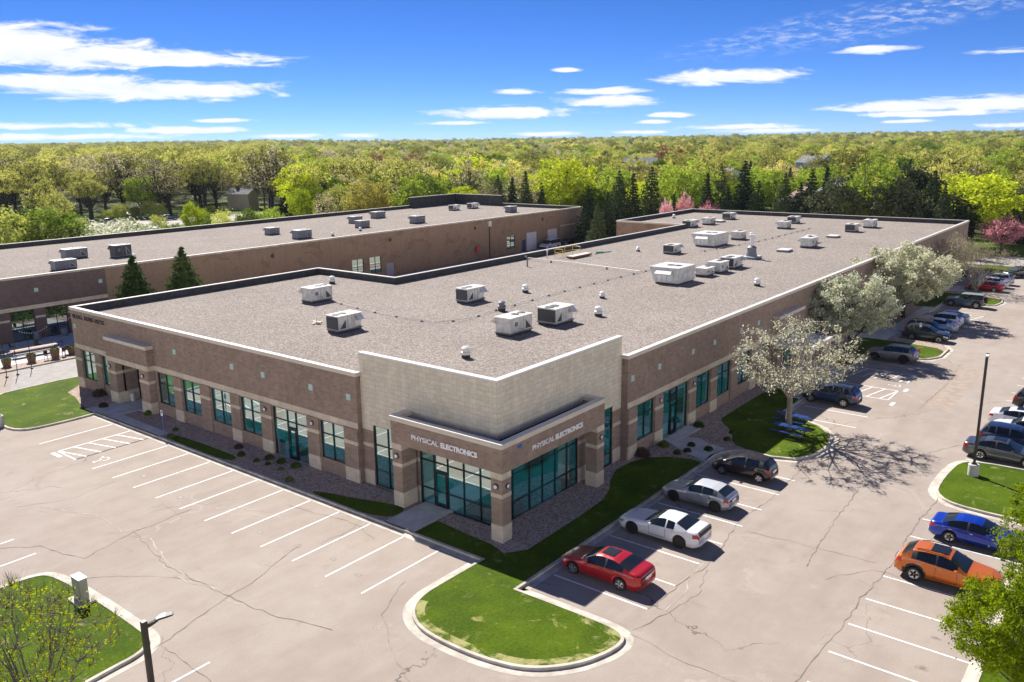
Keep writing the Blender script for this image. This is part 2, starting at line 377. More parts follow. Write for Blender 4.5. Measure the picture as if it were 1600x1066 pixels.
# ---------------------------------------------------------------- mesh helpers
def tag(o, label=None, cat=None, group=None, kind=None):
    if label: o['label'] = label
    if cat: o['category'] = cat
    if group: o['group'] = group
    if kind: o['kind'] = kind
    return o
def empty(name, loc=(0, 0, 0), rz=0.0):
    o = bpy.data.objects.new(name, None); COL.objects.link(o); o.location = loc; o.rotation_euler = (0, 0, rz)
    o.empty_display_size = .3
    return o
def copy_tree(o, parent=None):
    c = o.copy(); COL.objects.link(c)
    if parent: c.parent = parent
    for ch in list(o.children): copy_tree(ch, c)
    return c
class MB:
    def __init__(s): s.v = []; s.f = []; s.m = []; s.mats = []
    def mi(s, mat):
        if mat not in s.mats: s.mats.append(mat)
        return s.mats.index(mat)
    def poly(s, pts, mat):
        k = len(s.v); s.v += [tuple(p) for p in pts]; s.f.append(tuple(range(k, k+len(pts)))); s.m.append(s.mi(mat)); return s
    def box(s, x0, x1, y0, y1, z0, z1, mat, top=None):
        if x0 > x1: x0, x1 = x1, x0
        if y0 > y1: y0, y1 = y1, y0
        k = len(s.v); s.v += [(x0, y0, z0), (x1, y0, z0), (x1, y1, z0), (x0, y1, z0), (x0, y0, z1), (x1, y0, z1), (x1, y1, z1), (x0, y1, z1)]
        for q, mm in (((0, 3, 2, 1), mat), ((4, 5, 6, 7), top or mat), ((0, 1, 5, 4), mat), ((1, 2, 6, 5), mat), ((2, 3, 7, 6), mat), ((3, 0, 4, 7), mat)):
            s.f.append(tuple(k+i for i in q)); s.m.append(s.mi(mm))
        return s
    def prism(s, pts, z0, z1, mat, top=None):       # pts counter clockwise
        k = len(s.v); n = len(pts); s.v += [(p[0], p[1], z0) for p in pts]+[(p[0], p[1], z1) for p in pts]
        s.f.append(tuple(k+n+i for i in range(n))); s.m.append(s.mi(top or mat))
        s.f.append(tuple(k+n-1-i for i in range(n))); s.m.append(s.mi(mat))
        for i in range(n):
            j = (i+1) % n; s.f.append((k+i, k+j, k+n+j, k+n+i)); s.m.append(s.mi(mat))
        return s
    def tube(s, pts, rad, mat, n=8, cap=True):
        pts = [Vector(p) for p in pts]
        if not isinstance(rad, (list, tuple)): rad = [rad]*len(pts)
        k = len(s.v); prev = None
        for i, p in enumerate(pts):
            d = (pts[min(i+1, len(pts)-1)]-pts[max(i-1, 0)]).normalized()
            a = d.orthogonal().normalized() if prev is None else (prev-d*prev.dot(d)).normalized()
            prev = a; c = d.cross(a)
            for j in range(n):
                t = 2*math.pi*j/n; q = p+(a*math.cos(t)+c*math.sin(t))*rad[i]; s.v.append(tuple(q))
        for i in range(len(pts)-1):
            for j in range(n):
                a0 = k+i*n+j; a1 = k+i*n+(j+1) % n; s.f.append((a0, a1, a1+n, a0+n)); s.m.append(s.mi(mat))
        if cap:
            s.f.append(tuple(k+n-1-j for j in range(n))); s.m.append(s.mi(mat))
            e = k+(len(pts)-1)*n; s.f.append(tuple(e+j for j in range(n))); s.m.append(s.mi(mat))
        return s
    def lathe(s, prof, mat, c=(0, 0, 0), n=20, axis='z'):
        k = len(s.v)
        for r, h in prof:
            for j in range(n):
                t = 2*math.pi*j/n; a, bb = r*math.cos(t), r*math.sin(t)
                s.v.append((c[0]+a, c[1]+bb, c[2]+h) if axis == 'z' else (c[0]+a, c[1]+h, c[2]+bb) if axis == 'y' else (c[0]+h, c[1]+a, c[2]+bb))
        for i in range(len(prof)-1):
            for j in range(n):
                a0 = k+i*n+j; a1 = k+i*n+(j+1) % n
                q = (a0, a1, a1+n, a0+n)
                s.f.append(q if axis != 'y' else q[::-1]); s.m.append(s.mi(mat))
        s.f.append(tuple(k+n-1-j for j in range(n))); s.m.append(s.mi(mat))
        e = k+(len(prof)-1)*n; s.f.append(tuple(e+j for j in range(n))); s.m.append(s.mi(mat))
        return s
    def build(s, name, parent=None, loc=None, rz=0.0, smooth=False, origin=None, bevel=0):
        me = bpy.data.meshes.new(name)
        vs = s.v
        if origin is not None: vs = [(a-origin[0], b_-origin[1], c-origin[2]) for a, b_, c in vs]
        me.from_pydata(vs, [], s.f)
        for mm in s.mats: me.materials.append(MATS[mm])
        me.polygons.foreach_set('material_index', s.m)
        if smooth: me.polygons.foreach_set('use_smooth', [True]*len(s.f))
        me.update(); me.validate()
        o = bpy.data.objects.new(name, me); COL.objects.link(o)
        if parent: o.parent = parent
        if loc is not None: o.location = loc
        elif origin is not None and parent is None: o.location = origin
        o.rotation_euler = (0, 0, rz)
        if bevel:
            bv = o.modifiers.new('bevel', 'BEVEL'); bv.width = bevel; bv.segments = 2; bv.limit_method = 'ANGLE'
        return o

def offset(path, d, closed):
    n = len(path); out = []
    for i in range(n):
        p = Vector(path[i][:2])
        a = Vector(path[i-1][:2]) if (closed or i > 0) else None
        c = Vector(path[(i+1) % n][:2]) if (closed or i < n-1) else None
        ns = []
        if a is not None: e = (p-a).normalized(); ns.append(Vector((-e.y, e.x)))
        if c is not None: e = (c-p).normalized(); ns.append(Vector((-e.y, e.x)))
        if len(ns) == 2:
            mm = ns[0]+ns[1]
            mm = mm.normalized() if mm.length > 1e-6 else ns[0]
            k = 1/max(.35, mm.dot(ns[0]))
            q = p+mm*d*k
        else: q = p+ns[0]*d
        out.append((q.x, q.y))
    return out
def strip(mb, path, closed, dl, dr, z0, z1, mat, top=None, sides=True):   # box section swept along a path; dl, dr offsets to the left of travel
    L = offset(path, dl, closed); Rr = offset(path, dr, closed); n = len(path); m_ = n if closed else n-1
    for i in range(m_):
        j = (i+1) % n; l0, l1, r0, r1 = L[i], L[j], Rr[i], Rr[j]
        mb.poly([(*r0, z1), (*r1, z1), (*l1, z1), (*l0, z1)], top or mat)
        if sides:
            mb.poly([(*r0, z0), (*r1, z0), (*r1, z1), (*r0, z1)], mat); mb.poly([(*l1, z0), (*l0, z0), (*l0, z1), (*l1, z1)], mat)
            mb.poly([(*l0, z0), (*l1, z0), (*r1, z0), (*r0, z0)], mat)
    if not closed and sides:
        mb.poly([(*L[0], z0), (*Rr[0], z0), (*Rr[0], z1), (*L[0], z1)], mat); mb.poly([(*Rr[-1], z0), (*L[-1], z0), (*L[-1], z1), (*Rr[-1], z1)], mat)
def chaikin(pts, it=2, closed=True, keep=()):
    for _ in range(it):
        out = []; n = len(pts)
        for i in range(n if closed else n-1):
            a, c = pts[i], pts[(i+1) % n]
            out += [(a[0]*.75+c[0]*.25, a[1]*.75+c[1]*.25), (a[0]*.25+c[0]*.75, a[1]*.25+c[1]*.75)]
        if not closed: out = [pts[0]]+out+[pts[-1]]
        pts = out
    return pts
def ccw(pts):
    a = sum(pts[i][0]*pts[(i+1) % len(pts)][1]-pts[(i+1) % len(pts)][0]*pts[i][1] for i in range(len(pts)))
    return pts if a > 0 else pts[::-1]
def sheet(name, pts, z, mat, label=None):
    mb = MB(); mb.poly([(p[0], p[1], z) for p in ccw(pts)], mat); o = mb.build(name); o['kind'] = 'structure'; return o
def wall(mb, ax, c, u0, u1, z0, z1, holes, mat, side, depth=.16, reveal=None):
    us = sorted({u0, u1, *[min(max(h[i], u0), u1) for h in holes for i in (0, 1)]}); zs = sorted({z0, z1, *[min(max(h[i], z0), z1) for h in holes for i in (2, 3)]})
    P = (lambda u, z, k=0: (c+k, u, z)) if ax == 'x' else (lambda u, z, k=0: (u, c+k, z))
    for i in range(len(us)-1):
        for j in range(len(zs)-1):
            um, zm = (us[i]+us[i+1])/2, (zs[j]+zs[j+1])/2
            if any(h[0] < um < h[1] and h[2] < zm < h[3] for h in holes): continue
            mb.poly([P(us[i], zs[j]), P(us[i+1], zs[j]), P(us[i+1], zs[j+1]), P(us[i], zs[j+1])], mat)
    for h in holes:
        a, b_, e, f = h
        e2, f2 = max(e, z0), min(f, z1)
        if f2 <= e2: continue
        r = reveal or mat; k = depth*side
        mb.poly([P(a, e2), P(a, e2, k), P(a, f2, k), P(a, f2)], r); mb.poly([P(b_, e2), P(b_, e2, k), P(b_, f2, k), P(b_, f2)], r)
        if f <= z1: mb.poly([P(a, f), P(b_, f), P(b_, f, k), P(a, f, k)], r)
        if e >= z0 and e > .1: mb.poly([P(a, e), P(b_, e), P(b_, e, k), P(a, e, k)], r)
def window(parent, ax, c, u0, u1, z0, z1, vs, hs_, side, mat='glass_teal', name='window', fr=.05, bar=.05, door=None):
    pb = MB(); k = .13*side
    P = (lambda u, z, q: (c+q, u, z)) if ax == 'x' else (lambda u, z, q: (u, c+q, z))
    q_ = [P(u0, z0, k), P(u1, z0, k), P(u1, z1, k), P(u0, z1, k)]; pb.poly(q_[::-1] if ax == 'x' else q_, mat)
    w = pb.build(name, parent)
    fb = MB(); k0, k1 = (.06*side, .125*side)
    def B(a, b_, e, f, mt='frame_black', q0=k0, q1=k1):
        if ax == 'x': fb.box(c+q0, c+q1, a, b_, e, f, mt)
        else: fb.box(a, b_, c+q0, c+q1, e, f, mt)
    B(u0, u1, z0, z0+fr); B(u0, u1, z1-fr, z1); B(u0, u0+fr, z0+fr, z1-fr); B(u1-fr, u1, z0+fr, z1-fr)
    for v in vs: B(v-bar/2, v+bar/2, z0+fr, z1-fr)
    cs = [u0+fr]+[x for v in vs for x in (v-bar/2, v+bar/2)]+[u1-fr]
    for h in hs_:
        for i in range(0, len(cs), 2): B(cs[i], cs[i+1], h-bar/2, h+bar/2)
    fb.build('frame', w)
    if door:
        a, b_ = door; db = MB(); fb2 = fb; fb = db
        q0, q1 = .03*side, .058*side
        B(a, b_, .05, .3, 'frame_black', q0, q1); B(a, a+.12, .3, 2.25, 'frame_black', q0, q1); B(b_-.12, b_, .3, 2.25, 'frame_black', q0, q1)
        B(a, b_, 2.25, 2.42, 'frame_black', q0, q1)
        d = db.build('door', parent)
        hb = MB(); fb = hb; B(b_-.22, b_-.19, .85, 1.25, 'chrome', -.05*side, .02*side); hb.build('handle', d)
    return w

# ================================================================ ground, roads, lawns
def big_ground():
    # one sheet to the horizon, gently rising into far hills
    mb = MB(); rings = [0, 60, 140, 260, 420, 700, 1100, 1700, 2600, 4000, 7000]; na = 72
    def hz(r, t):
        if r < 500: return -.06
        return -.06+(r-500)/1000*2.1*(1+.35*math.sin(t*3+1)+.3*math.sin(t*9+r*.002)+.2*math.sin(t*23+r*.004))-(.0 if r < 4000 else 12)
    k = 0; mb.v.append((20, 20, -.06))
    for r in rings[1:]:
        for j in range(na):
            t = 2*math.pi*j/na; mb.v.append((20+r*math.cos(t), 20+r*math.sin(t), hz(r, t)))
    mi = mb.mi('forest_floor')
    for j in range(na): mb.f.append((0, 1+j, 1+(j+1) % na)); mb.m.append(mi)
    for i in range(len(rings)-2):
        for j in range(na):
            a = 1+i*na+j; c = 1+i*na+(j+1) % na; mb.f.append((a, a+na, c+na, c)); mb.m.append(mi)
    o = mb.build('ground'); o['kind'] = 'structure'
    return hz
HZ = big_ground()
def terrain(x, y):
    r = math.hypot(x-20, y-20); return HZ(r, math.atan2(y-20, x-20)) if r > 500 else -.06
sheet('meadow', [(-120, 60), (-120, 300), (150, 240), (150, 60)], -.03, 'meadow')
sheet('meadow', [(118, -90), (118, 60), (162, 60), (162, -90)], -.026, 'meadow')
sheet('parking_lot', [(-70, -95), (-70, 61), (124, 61), (124, -95)], 0, 'asphalt')
sheet('driveway', [(119, 61.5), (124.5, 61.5), (140, 3), (140, -90), (126.5, -90), (126.5, -4), (124.3, 6)], .004, 'road_grey')
sheet('driveway', [(-1.6, 60.9), (-5.2, 52.9), (28, 51.0), (28, 60.9)], .004, 'road_grey')
# highway beyond the rear building
sheet('road', [(-160, 259), (51, 201), (109, 184.6), (230, 150), (240, 171), (120, 206), (58, 223.5), (-150, 281)], .0, 'highway')
mb = MB()
for off in (2.0, 10.2, 12.2, 20.0):
    a = [(-160, 259+off), (51, 201+off), (109, 184.6+off), (230, 150+off)]
    strip(mb, a, False, .12, -.12, 0, .006, 'line_paint', sides=False)
mb.build('road_markings')['kind'] = 'structure'
sheet('lawn', [(118.4, -14), (118.4, -3.6), (124.2, -3.6), (125.8, -8), (125.8, -14)], .1, 'lawn')

# kerb runs and islands
kerb = MB(); gut = MB()
def island(name, pts, smooth=2, lawn='lawn', gutter=.42):
    p = ccw(chaikin(pts, smooth)); strip(kerb, p, True, .16, 0, 0, .14, 'kerb_concrete')
    strip(gut, p, True, 0, -gutter, 0, .006, 'kerb_concrete', sides=False)
    o = sheet(name, offset(p, .14, True), .115, lawn); return o
# front island with the grass tongue between the two lots
tongue = [(-3.55, -1.62), (-6.5, -1.55), (-8.0, -1.55), (-9.3, -2.05), (-10.2, -3.4), (-10.38, -5.2), (-10.25, -7.4), (-9.7, -9.4), (-8.2, -10.85), (-6.6, -11.5),
          (-5.5, -11.6), (-4.9, -11.2), (-4.72, -10.3), (-4.72, -8.5), (-4.75, -6.2), (-4.78, -5.05)]
tg = [tongue[0]]+chaikin(tongue[1:], 2, False)
left_line = [(-3.55, y) for y in (40.3, 30, 20, 10, 3)]
k_main = left_line+tg+[(16.3, -5.05), (17.5, -4.9), (18.6, -5.1), (19.4, -5.6), (19.9, -6.6), (19.75, -8.2), (20.3, -9.7), (21.5, -10.45), (23.8, -10.75), (26.2, -10.4), (28.0, -9.0), (29.0, -7.2), (29.3, -5.3)]
k_main += [(53.5, -5.2), (53.5, -9.2), (54.2, -10.6), (55.8, -11.35), (59.6, -11.35), (61.0, -10.7), (61.5, -9.5), (61.6, -5.2),
           (86.5, -5.2), (86.8, -9.3), (87.9, -11.0), (90.5, -11.4), (93.5, -11.0), (95.2, -9.6), (95.6, -5.2), (118.4, -5.2)]
strip(kerb, k_main, False, .16, 0, 0, .14, 'kerb_concrete')
strip(gut, k_main, False, 0, -.42, 0, .006, 'kerb_concrete', sides=False)
sheet('asphalt_patch', [(-27, 30.5), (-15.5, 30.9), (-15.2, 34.4), (-27, 34.2)], .002, 'asphalt_dark'); sheet('asphalt_patch', [(-13.5, -19.5), (-12.9, -13.2), (-8.8, -12.4), (-9.4, -19.5)], .002, 'road_grey'); sheet('asphalt_patch', [(38, -15.8), (38, -13.9), (54, -13.7), (54, -15.6)], .002, 'asphalt_light')
# planted ground round the building, above the lot
bed = [(-3.5, 41.0), (-3.45, 3)]+[(-3.42, 2)]+[(p[0], p[1]) for p in offset(k_main, .15, False)[5:]]+[(118.4, 0), (-.2, 0), (-.2, 50), (-2.2, 50)]
mb = MB(); mb.poly([(p[0], p[1], .105) for p in ccw(bed)], 'rock_mulch'); mb.build('mulch_bed')['kind'] = 'structure'
lz = .122
sheet('lawn', offset(tg, .15, False)[1:]+[(-4.6, -4.92), (14.2, -4.9), (15.9, -4.85), (16.1, -4.0), (15.6, -2.6), (14.6, -1.45), (13.2, -.95), (11.4, -.85), (9.6, -1.5), (8.4, -2.2), (6.8, -2.72), (4, -2.9), (-1.2, -2.95), (-2.3, -2.2), (-1.9, -1.0), (-1.7, 1.6), (-1.5, 3.45), (-3.38, 3.45), (-3.39, 0), (-3.39, -1.77)], lz, 'lawn')
mb = MB(); strip(mb, tg[8:-10], False, .62, .15, 0, .125, 'lawn_worn', sides=False); o_ = mb.build('lawn'); o_['kind'] = 'structure'
sheet('lawn', chaikin([(-3.38, 5.95), (-1.3, 5.95), (-1.5, 7.5), (-2.2, 9.6), (-2.7, 12.0), (-3.38, 13.2)], 2), lz, 'lawn')
sheet('lawn', chaikin([(-3.38, 21.9), (-2.45, 21.6), (-2.35, 24), (-2.4, 28.6), (-2.6, 30.0), (-3.38, 29.6)], 2), lz, 'lawn')
g2 = chaikin([(25.6, -1.9), (24.8, -2.2), (22.9, -4.0), (20.6, -5.0), (20.05, -6.5), (19.95, -8.2), (20.5, -9.55), (21.6, -10.25), (23.8, -10.55), (26.1, -10.2), (27.85, -8.9), (28.8, -7.2), (29.1, -5.15), (36, -5.05), (36.5, -1.9)], 1)
sheet('lawn', g2, lz, 'lawn')
sheet('lawn', chaikin([(46.5, -1.9), (46.6, -5.05), (53.65, -5.1), (53.65, -9.1), (54.35, -10.4), (55.8, -11.15), (59.0, -11.1), (59.9, -8), (60.0, -5), (60.0, -1.9)], 1), lz, 'lawn')
sheet('lawn', chaikin([(82, -1.9), (82, -5.05), (86.65, -5.1), (86.95, -9.2), (88, -10.8), (90.5, -11.2), (92.8, -10.9), (93.8, -8), (94, -5), (94, -1.9)], 1), lz, 'lawn')
# lawn at the building's far left corner
gl = [(-3.6, 40.35), (-5.3, 40.3), (-7.6, 40.45), (-8.9, 40.8), (-9.5, 42.0), (-9.4, 44.0), (-8.7, 47.5), (-6.6, 52.4), (-5.6, 53.0), (-1.0, 53.2), (6, 52.6), (6, 50.2), (-.3, 50.0), (-2.1, 48.4), (-2.3, 46.6), (-2.9, 44.5), (-3.45, 43.0)]
sheet('lawn', gl, .112, 'lawn')
strip(kerb, [(6, 52.7), (-1, 53.3), (-5.7, 53.1)]+chaikin([(-6.6, 52.4), (-8.7, 47.5), (-9.5, 44.2), (-9.6, 41.9), (-8.9, 40.7), (-7.6, 40.35), (-5.3, 40.2)], 1, False)+[(-3.55, 40.25)], False, .15, 0, 0, .14, 'kerb_concrete')
# lower left island
island('lawn', [(-40, 12.5), (-30, 15.2), (-21, 16.0), (-18.6, 15.9), (-18.0, 15.0), (-17.85, 11), (-17.9, 7), (-18.0, 5.5), (-18.9, 4.75), (-20.5, 4.7), (-26, 4.2), (-40, 3.0)], 2)
# islands on the right
island('lawn', [(27.35, -27), (27.3, -21), (26.9, -19.3), (26.1, -18.7), (24.2, -18.5), (21.6, -18.45), (20.0, -18.6), (18.9, -19.4), (18.5, -20.8), (18.45, -24), (18.45, -27)], 1)
island('lawn', [(-25, -24.3), (18.3, -24.3), (18.3, -29.5), (-25, -29.5)], 0)
island('lawn', [(27.6, -24.3), (110, -24.3), (110, -29.5), (27.6, -29.5)], 0)
# bays in front of the right face, same asphalt as the lot
sheet('parking_bay', [(-4.25, -5.5), (-4.25, -10.9), (19.3, -11.0), (19.3, -6.0), (18.6, -5.6)], .003, 'asphalt')
sheet('parking_bay', [(29.7, -5.65), (28.8, -9.5), (30.2, -11), (53.3, -11), (53.3, -5.65)], .003, 'asphalt')
# north strip with spruces, patio in front of rear building
island('lawn', [(7.5, 57.0), (24, 56.4), (24, 59.4), (7.5, 60.0)], 1)
strip(kerb, [(-45, 60.9), (120, 60.9)], False, .15, 0, 0, .14, 'kerb_concrete')
sheet('mulch_bed', [(-45, 61.05), (14, 61.05), (14, 73.4), (-45, 73.4)], .1, 'rock_mulch')
mb = MB(); mb.box(-12, 12.5, 62.9, 73.5, .05, .125, 'patio_blue'); mb.build('patio')['kind'] = 'structure'
sheet('driveway', [(14, 61.2), (119, 61.2), (119, 73.5), (14, 73.5)], .01, 'asphalt')
kerb.build('kerb')['kind'] = 'structure'; gut.build('gutter')['kind'] = 'structure'
# pavements
mb = MB()
def slab(pts, z1=.14): mb.prism(ccw(pts), .02, z1, 'concrete')
slab([(-3.5, 38.1), (-3.5, 42.2), (-.96, 41.45), (-.96, 38.1)]); slab([(-3.5, 30.7), (-3.5, 38.09), (-2.4, 38.09), (-2.6, 30.7)])
slab([(-.95, 37.45), (-.95, 41.25), (.85, 41.25), (.85, 37.45)])
for i in range(2): slab([(-3.5+i*1.7, 3.55), (-3.5+i*1.7, 5.85), (-1.82+i*1.85, 5.85), (-1.82+i*1.85, 3.55)])
slab([(18.2, -.6), (18.1, -1.55), (22.4, -1.75), (22.4, -.6)])
slab([(19.9, -1.68), (17.9, -1.6), (17.0, -3.1), (19.6, -3.6), (20.2, -2.6)]); slab([(16.97, -3.13), (16.3, -4.9), (18.5, -4.95), (19.4, -5.0), (19.56, -3.63)])
slab([(37, -.6), (37, -5.0), (46.3, -5.0), (46.3, -.6)]); slab([(34, -5.05), (34, -3.9), (36.98, -3.9), (36.98, -5.05)]); slab([(60.2, -.6), (60.2, -5.0), (66, -5), (66, -.6)])
slab([(96, -.6), (96, -5.0), (101, -5.0), (101, -.6)]); slab([(66.02, -5.0), (66.02, -3.8), (82, -3.8), (82, -5.0)])
mb.build('pavement')['kind'] = 'structure'

# road paint
lp = MB(); zl = .0075
def line(a, c, w=.11, z=zl):
    p = offset([a, c], w/2, False); q = offset([a, c], -w/2, False); lp.poly([(*q[0], z), (*q[1], z), (*p[1], z), (*p[0], z)], 'line_paint')
S_ = 2.743
for i in range(15):
    y = 1.0+i*S_
    if y > 38.5: break
    if i in (12,): continue
    line((-9.6, y), (-4.0, y))
def hatch(p0, p1, q0, q1, n, w=.12, z=zl):       # two rails and slanted bars between them
    line(p0, p1, w, z); line(q0, q1, w, z)
    for i in range(n):
        t0 = (i+.35)/n; t1 = (i+1.0)/n
        line((p0[0]+(p1[0]-p0[0])*t0, p0[1]+(p1[1]-p0[1])*t0), (q0[0]+(q1[0]-q0[0])*t1, q0[1]+(q1[1]-q0[1])*t1), w, z+.0015)
hatch((-4.0, 1.0+11*S_), (-9.4, 1.0+11*S_), (-4.0, 1.0+12*S_), (-9.4, 1.0+12*S_), 5)
line((-9.45, 1.0+11*S_), (-9.45, 1.0+12*S_)); line((-9.85, 32.6), (-9.85, 33.9), .3)
for i in range(8): line((-2.385+i*S_, -5.55), (-2.385+i*S_, -11.0))
line((29.6, -5.9), (29.6, -11.0)); line((32.7, -5.9), (32.7, -11.0)); line((50.4, -5.7), (50.4, -11.0))
hatch((38.3, -5.7), (38.3, -11.0), (41.5, -5.7), (41.5, -11.0), 5); line((38.3, -11.0), (41.5, -11.0), .1, zl+.003)
hatch((44.4, -5.7), (44.4, -11.0), (47.5, -5.7), (47.5, -11.0), 5); line((44.4, -11.0), (47.5, -11.0), .1, zl+.003)
line((44.4, -5.75), (44.4, -11.0)); line((36.9, -11.6), (37.9, -11.6), .3); line((41.6, -11.5), (42.6, -11.5), .3)
for i in range(9): line((62.1+i*S_, -5.7), (62.1+i*S_, -11.0))
hatch((77, -7), (77, -11.0), (80, -7), (80, -11.0), 3)
for i in range(8): line((96.0+i*S_, -5.7), (96.0+i*S_, -11.0))
for x in (15.7, 12.97, 10.25, 7.5, 4.75, 2.05, -.65, -3.3, -6.0): line((x, -18.9), (x, -24.0))
for i in range(26): line((27.4+i*S_, -18.9), (27.4+i*S_, -24.0))
for y in (18.55, 21.37, 24.1, 26.9): line((-23.0, y), (-17.5, y))
line((-22.6, 1.95), (-17.4, 1.95)); line((-22.6, -.8), (-18.6, -.8))
os_ = MB(); ro = random.Random(12)
def stain(x, y, rad):
    n = 14; k = [ro.uniform(.6, 1.15) for _ in range(n)]
    for f, z in ((1.0, .0045), (.55, .0055)): os_.poly([(x+math.cos(i*2*math.pi/n)*rad*k[i]*f, y+math.sin(i*2*math.pi/n)*rad*k[i]*1.4*f, z) for i in range(n)], 'oil_faint' if f == 1 else 'oil_dark')
for i in range(12): stain(-8.4+ro.uniform(-.5, .5), 2.4+i*S_+ro.uniform(-.3, .3), ro.uniform(.10, .24))
for x in (1.7, 7.2, 12.6, 32, 36.5, 45.8): stain(x+ro.uniform(-.3, .3), -7.2+ro.uniform(-.6, .4), ro.uniform(.15, .3))
for i in range(7): stain(5.9-i*2.7, -22.4+ro.uniform(-.5, .5), ro.uniform(.12, .25))
os_.build('oil_stains')['kind'] = 'structure'
# wheelchair pictograms
def chair(cx, cy, s, rz):
    pts = [(-.1, .5), (-.1, .05), (.2, .05), (.38, -.32), (.52, -.25)]
    def T(p): return (cx+s*(p[0]*math.cos(rz)-p[1]*math.sin(rz)), cy+s*(p[0]*math.sin(rz)+p[1]*math.cos(rz)))
    for a, c in zip(pts, pts[1:]): line(T(a), T(c), .09*s, zl+.002)
    ring = [(-.08+.34*math.cos(t), -.12+.34*math.sin(t)) for t in [R_(140+i*24) for i in range(11)]]
    for a, c in zip(ring, ring[1:]): line(T(a), T(c), .08*s, zl+.002)
    lp.poly([(*T((-.1+.1*math.cos(t), .62+.1*math.sin(t))), zl+.002) for t in [i*math.pi/4 for i in range(8)]], 'line_paint')
chair(-8.3, 29.7, 1.0, R_(90)); chair(43.1, -10.4, .9, 0); chair(5-14.0+.3, 1.0+12.5*S_, 0.01, 0)
lp.build('parking_markings')['kind'] = 'structure'
# long cracks traced in tar over the lots
ck = MB(); rc = random.Random(5)
def crack(px, w=.045, z=.011):
    P = [G(*p) for p in px]; out = []
    for a, c in zip(P, P[1:]):
        L = math.dist(a, c); n = max(2, int(L/.45))
        for i in range(n):
            t = i/n; out.append((a[0]+(c[0]-a[0])*t+rc.uniform(-.09, .09), a[1]+(c[1]-a[1])*t+rc.uniform(-.09, .09)))
    out.append(P[-1])
    Lp = []; Rp = []
    for i, p in enumerate(out):
        a = Vector(out[max(0, i-1)]); c = Vector(out[min(len(out)-1, i+1)]); e = (c-a).normalized(); nn_ = Vector((-e.y, e.x)); ww = w*rc.uniform(.25, 1.1)
        Lp.append((p[0]+nn_.x*ww/2, p[1]+nn_.y*ww/2)); Rp.append((p[0]-nn_.x*ww/2, p[1]-nn_.y*ww/2))
    for i in range(len(out)-1): ck.poly([(*Rp[i], z), (*Rp[i+1], z), (*Lp[i+1], z), (*Lp[i], z)], 'crack_tar')
for pl, w in (([(0, 858), (60, 854), (130, 873), (210, 832), (300, 795)], .05), ([(208, 832), (262, 885), (340, 925), (420, 960), (520, 985)], .05),
              ([(240, 1015), (330, 950), (400, 905), (470, 850)], .05), ([(25, 793), (110, 780), (180, 752)], .03), ([(255, 1010), (300, 1045), (330, 1066)], .04),
              ([(1013, 952), (1060, 915), (1110, 880), (1150, 820), (1210, 775), (1265, 720)], .06), ([(985, 985), (1030, 965), (1090, 930), (1105, 890)], .05),
              ([(1168, 830), (1230, 845), (1290, 860), (1370, 880)], .04), ([(1240, 1066), (1300, 1000), (1345, 935), (1395, 880), (1430, 820), (1470, 775)], .06),
              ([(1260, 885), (1300, 820), (1345, 760)], .05), ([(1435, 640), (1480, 600), (1500, 570)], .05), ([(1430, 715), (1480, 700), (1503, 695)], .04),
              ([(450, 790), (560, 820), (585, 845)], .04), ([(500, 850), (545, 830), (580, 800)], .03), ([(985, 990), (1060, 1030), (1150, 1066)], .03), ([(100, 905), (215, 900), (300, 905)], .03),
              ([(1290, 905), (1360, 890), (1420, 905)], .03), ([(1230, 700), (1280, 730), (1345, 760)], .025), ([(630, 910), (600, 960), (610, 1010), (640, 1066)], .04)):
    crack(pl, w)
for pl in ([(60, 792), (150, 805), (190, 830), (240, 822)], [(200, 838), (235, 842), (262, 880), (300, 905), (340, 915)], [(255, 885), (290, 910), (330, 918), (350, 935), (375, 945)], [(235, 800), (300, 785), (420, 800)], [(1040, 955), (1070, 930), (1075, 905), (1100, 880)], [(1400, 870), (1440, 860), (1460, 835), (1445, 815)]):
    ck_n = len(ck.f); crack(pl, .08, .009)
    for i in range(ck_n, len(ck.f)): ck.m[i] = ck.mi('asphalt_seal')
ck.build('asphalt_cracks')['kind'] = 'structure'

# ================================================================ front building
OB = empty('office_building', (0, 0, 0))
tag(OB, 'long brown block office building with tan corner tower and gravel roof', 'building')
Z_R = 6.85
wl = MB()
XL, YR = -.35, -.5
hL = [(46.0, 48.4, 1.07, 3.7), (42.75, 44.75, 1.07, 3.7), (37.4, 41.3, 0, 3.75), (33.2, 35.6, 1.07, 3.7), (29.4, 31.9, 1.07, 3.7), (25.4, 27.9, 1.07, 3.7), (21.7, 24.1, 1.07, 3.7), (16.5, 20.3, .05, 3.7), (12.7, 15.1, 1.07, 3.7)]
wall(wl, 'x', XL, 11.26, 49.7, 0, 7.3, hL, 'brown_block', 1)
wl.poly([(XL, 11.26, 0), (0, 11.26, 0), (0, 11.26, 7.3), (XL, 11.26, 7.3)], 'brown_block')
wl.build('wall', OB); wl = MB()
hR = [(14.6, 17.0, 1.07, 3.7), (18.35, 22.3, .05, 3.7), (23.65, 26.1, 1.07, 3.7), (27.45, 29.95, 1.07, 3.7), (31.5, 34.0, 1.07, 3.7), (35.3, 37.6, 1.07, 3.7)]
for dx in (0, 42.0):       # the window rhythm mirrors about each entrance
    for a, c, e, f in [(46.6, 48.9, 1.07, 3.7), (50.2, 52.7, 1.07, 3.7), (54.3, 56.8, 1.07, 3.7), (58.0, 60.5, 1.07, 3.7), (61.8, 65.7, .05, 3.7), (67.0, 69.5, 1.07, 3.7), (71, 73.5, 1.07, 3.7), (75, 77.5, 1.07, 3.7), (79.5, 82, 1.07, 3.7)]:
        if a+dx < 121: hR.append((a+dx, c+dx, e, f))
hR = [h for h in hR if not (84 < h[0] < 88)]+[(39.9, 44.1, .05, 3.7)]
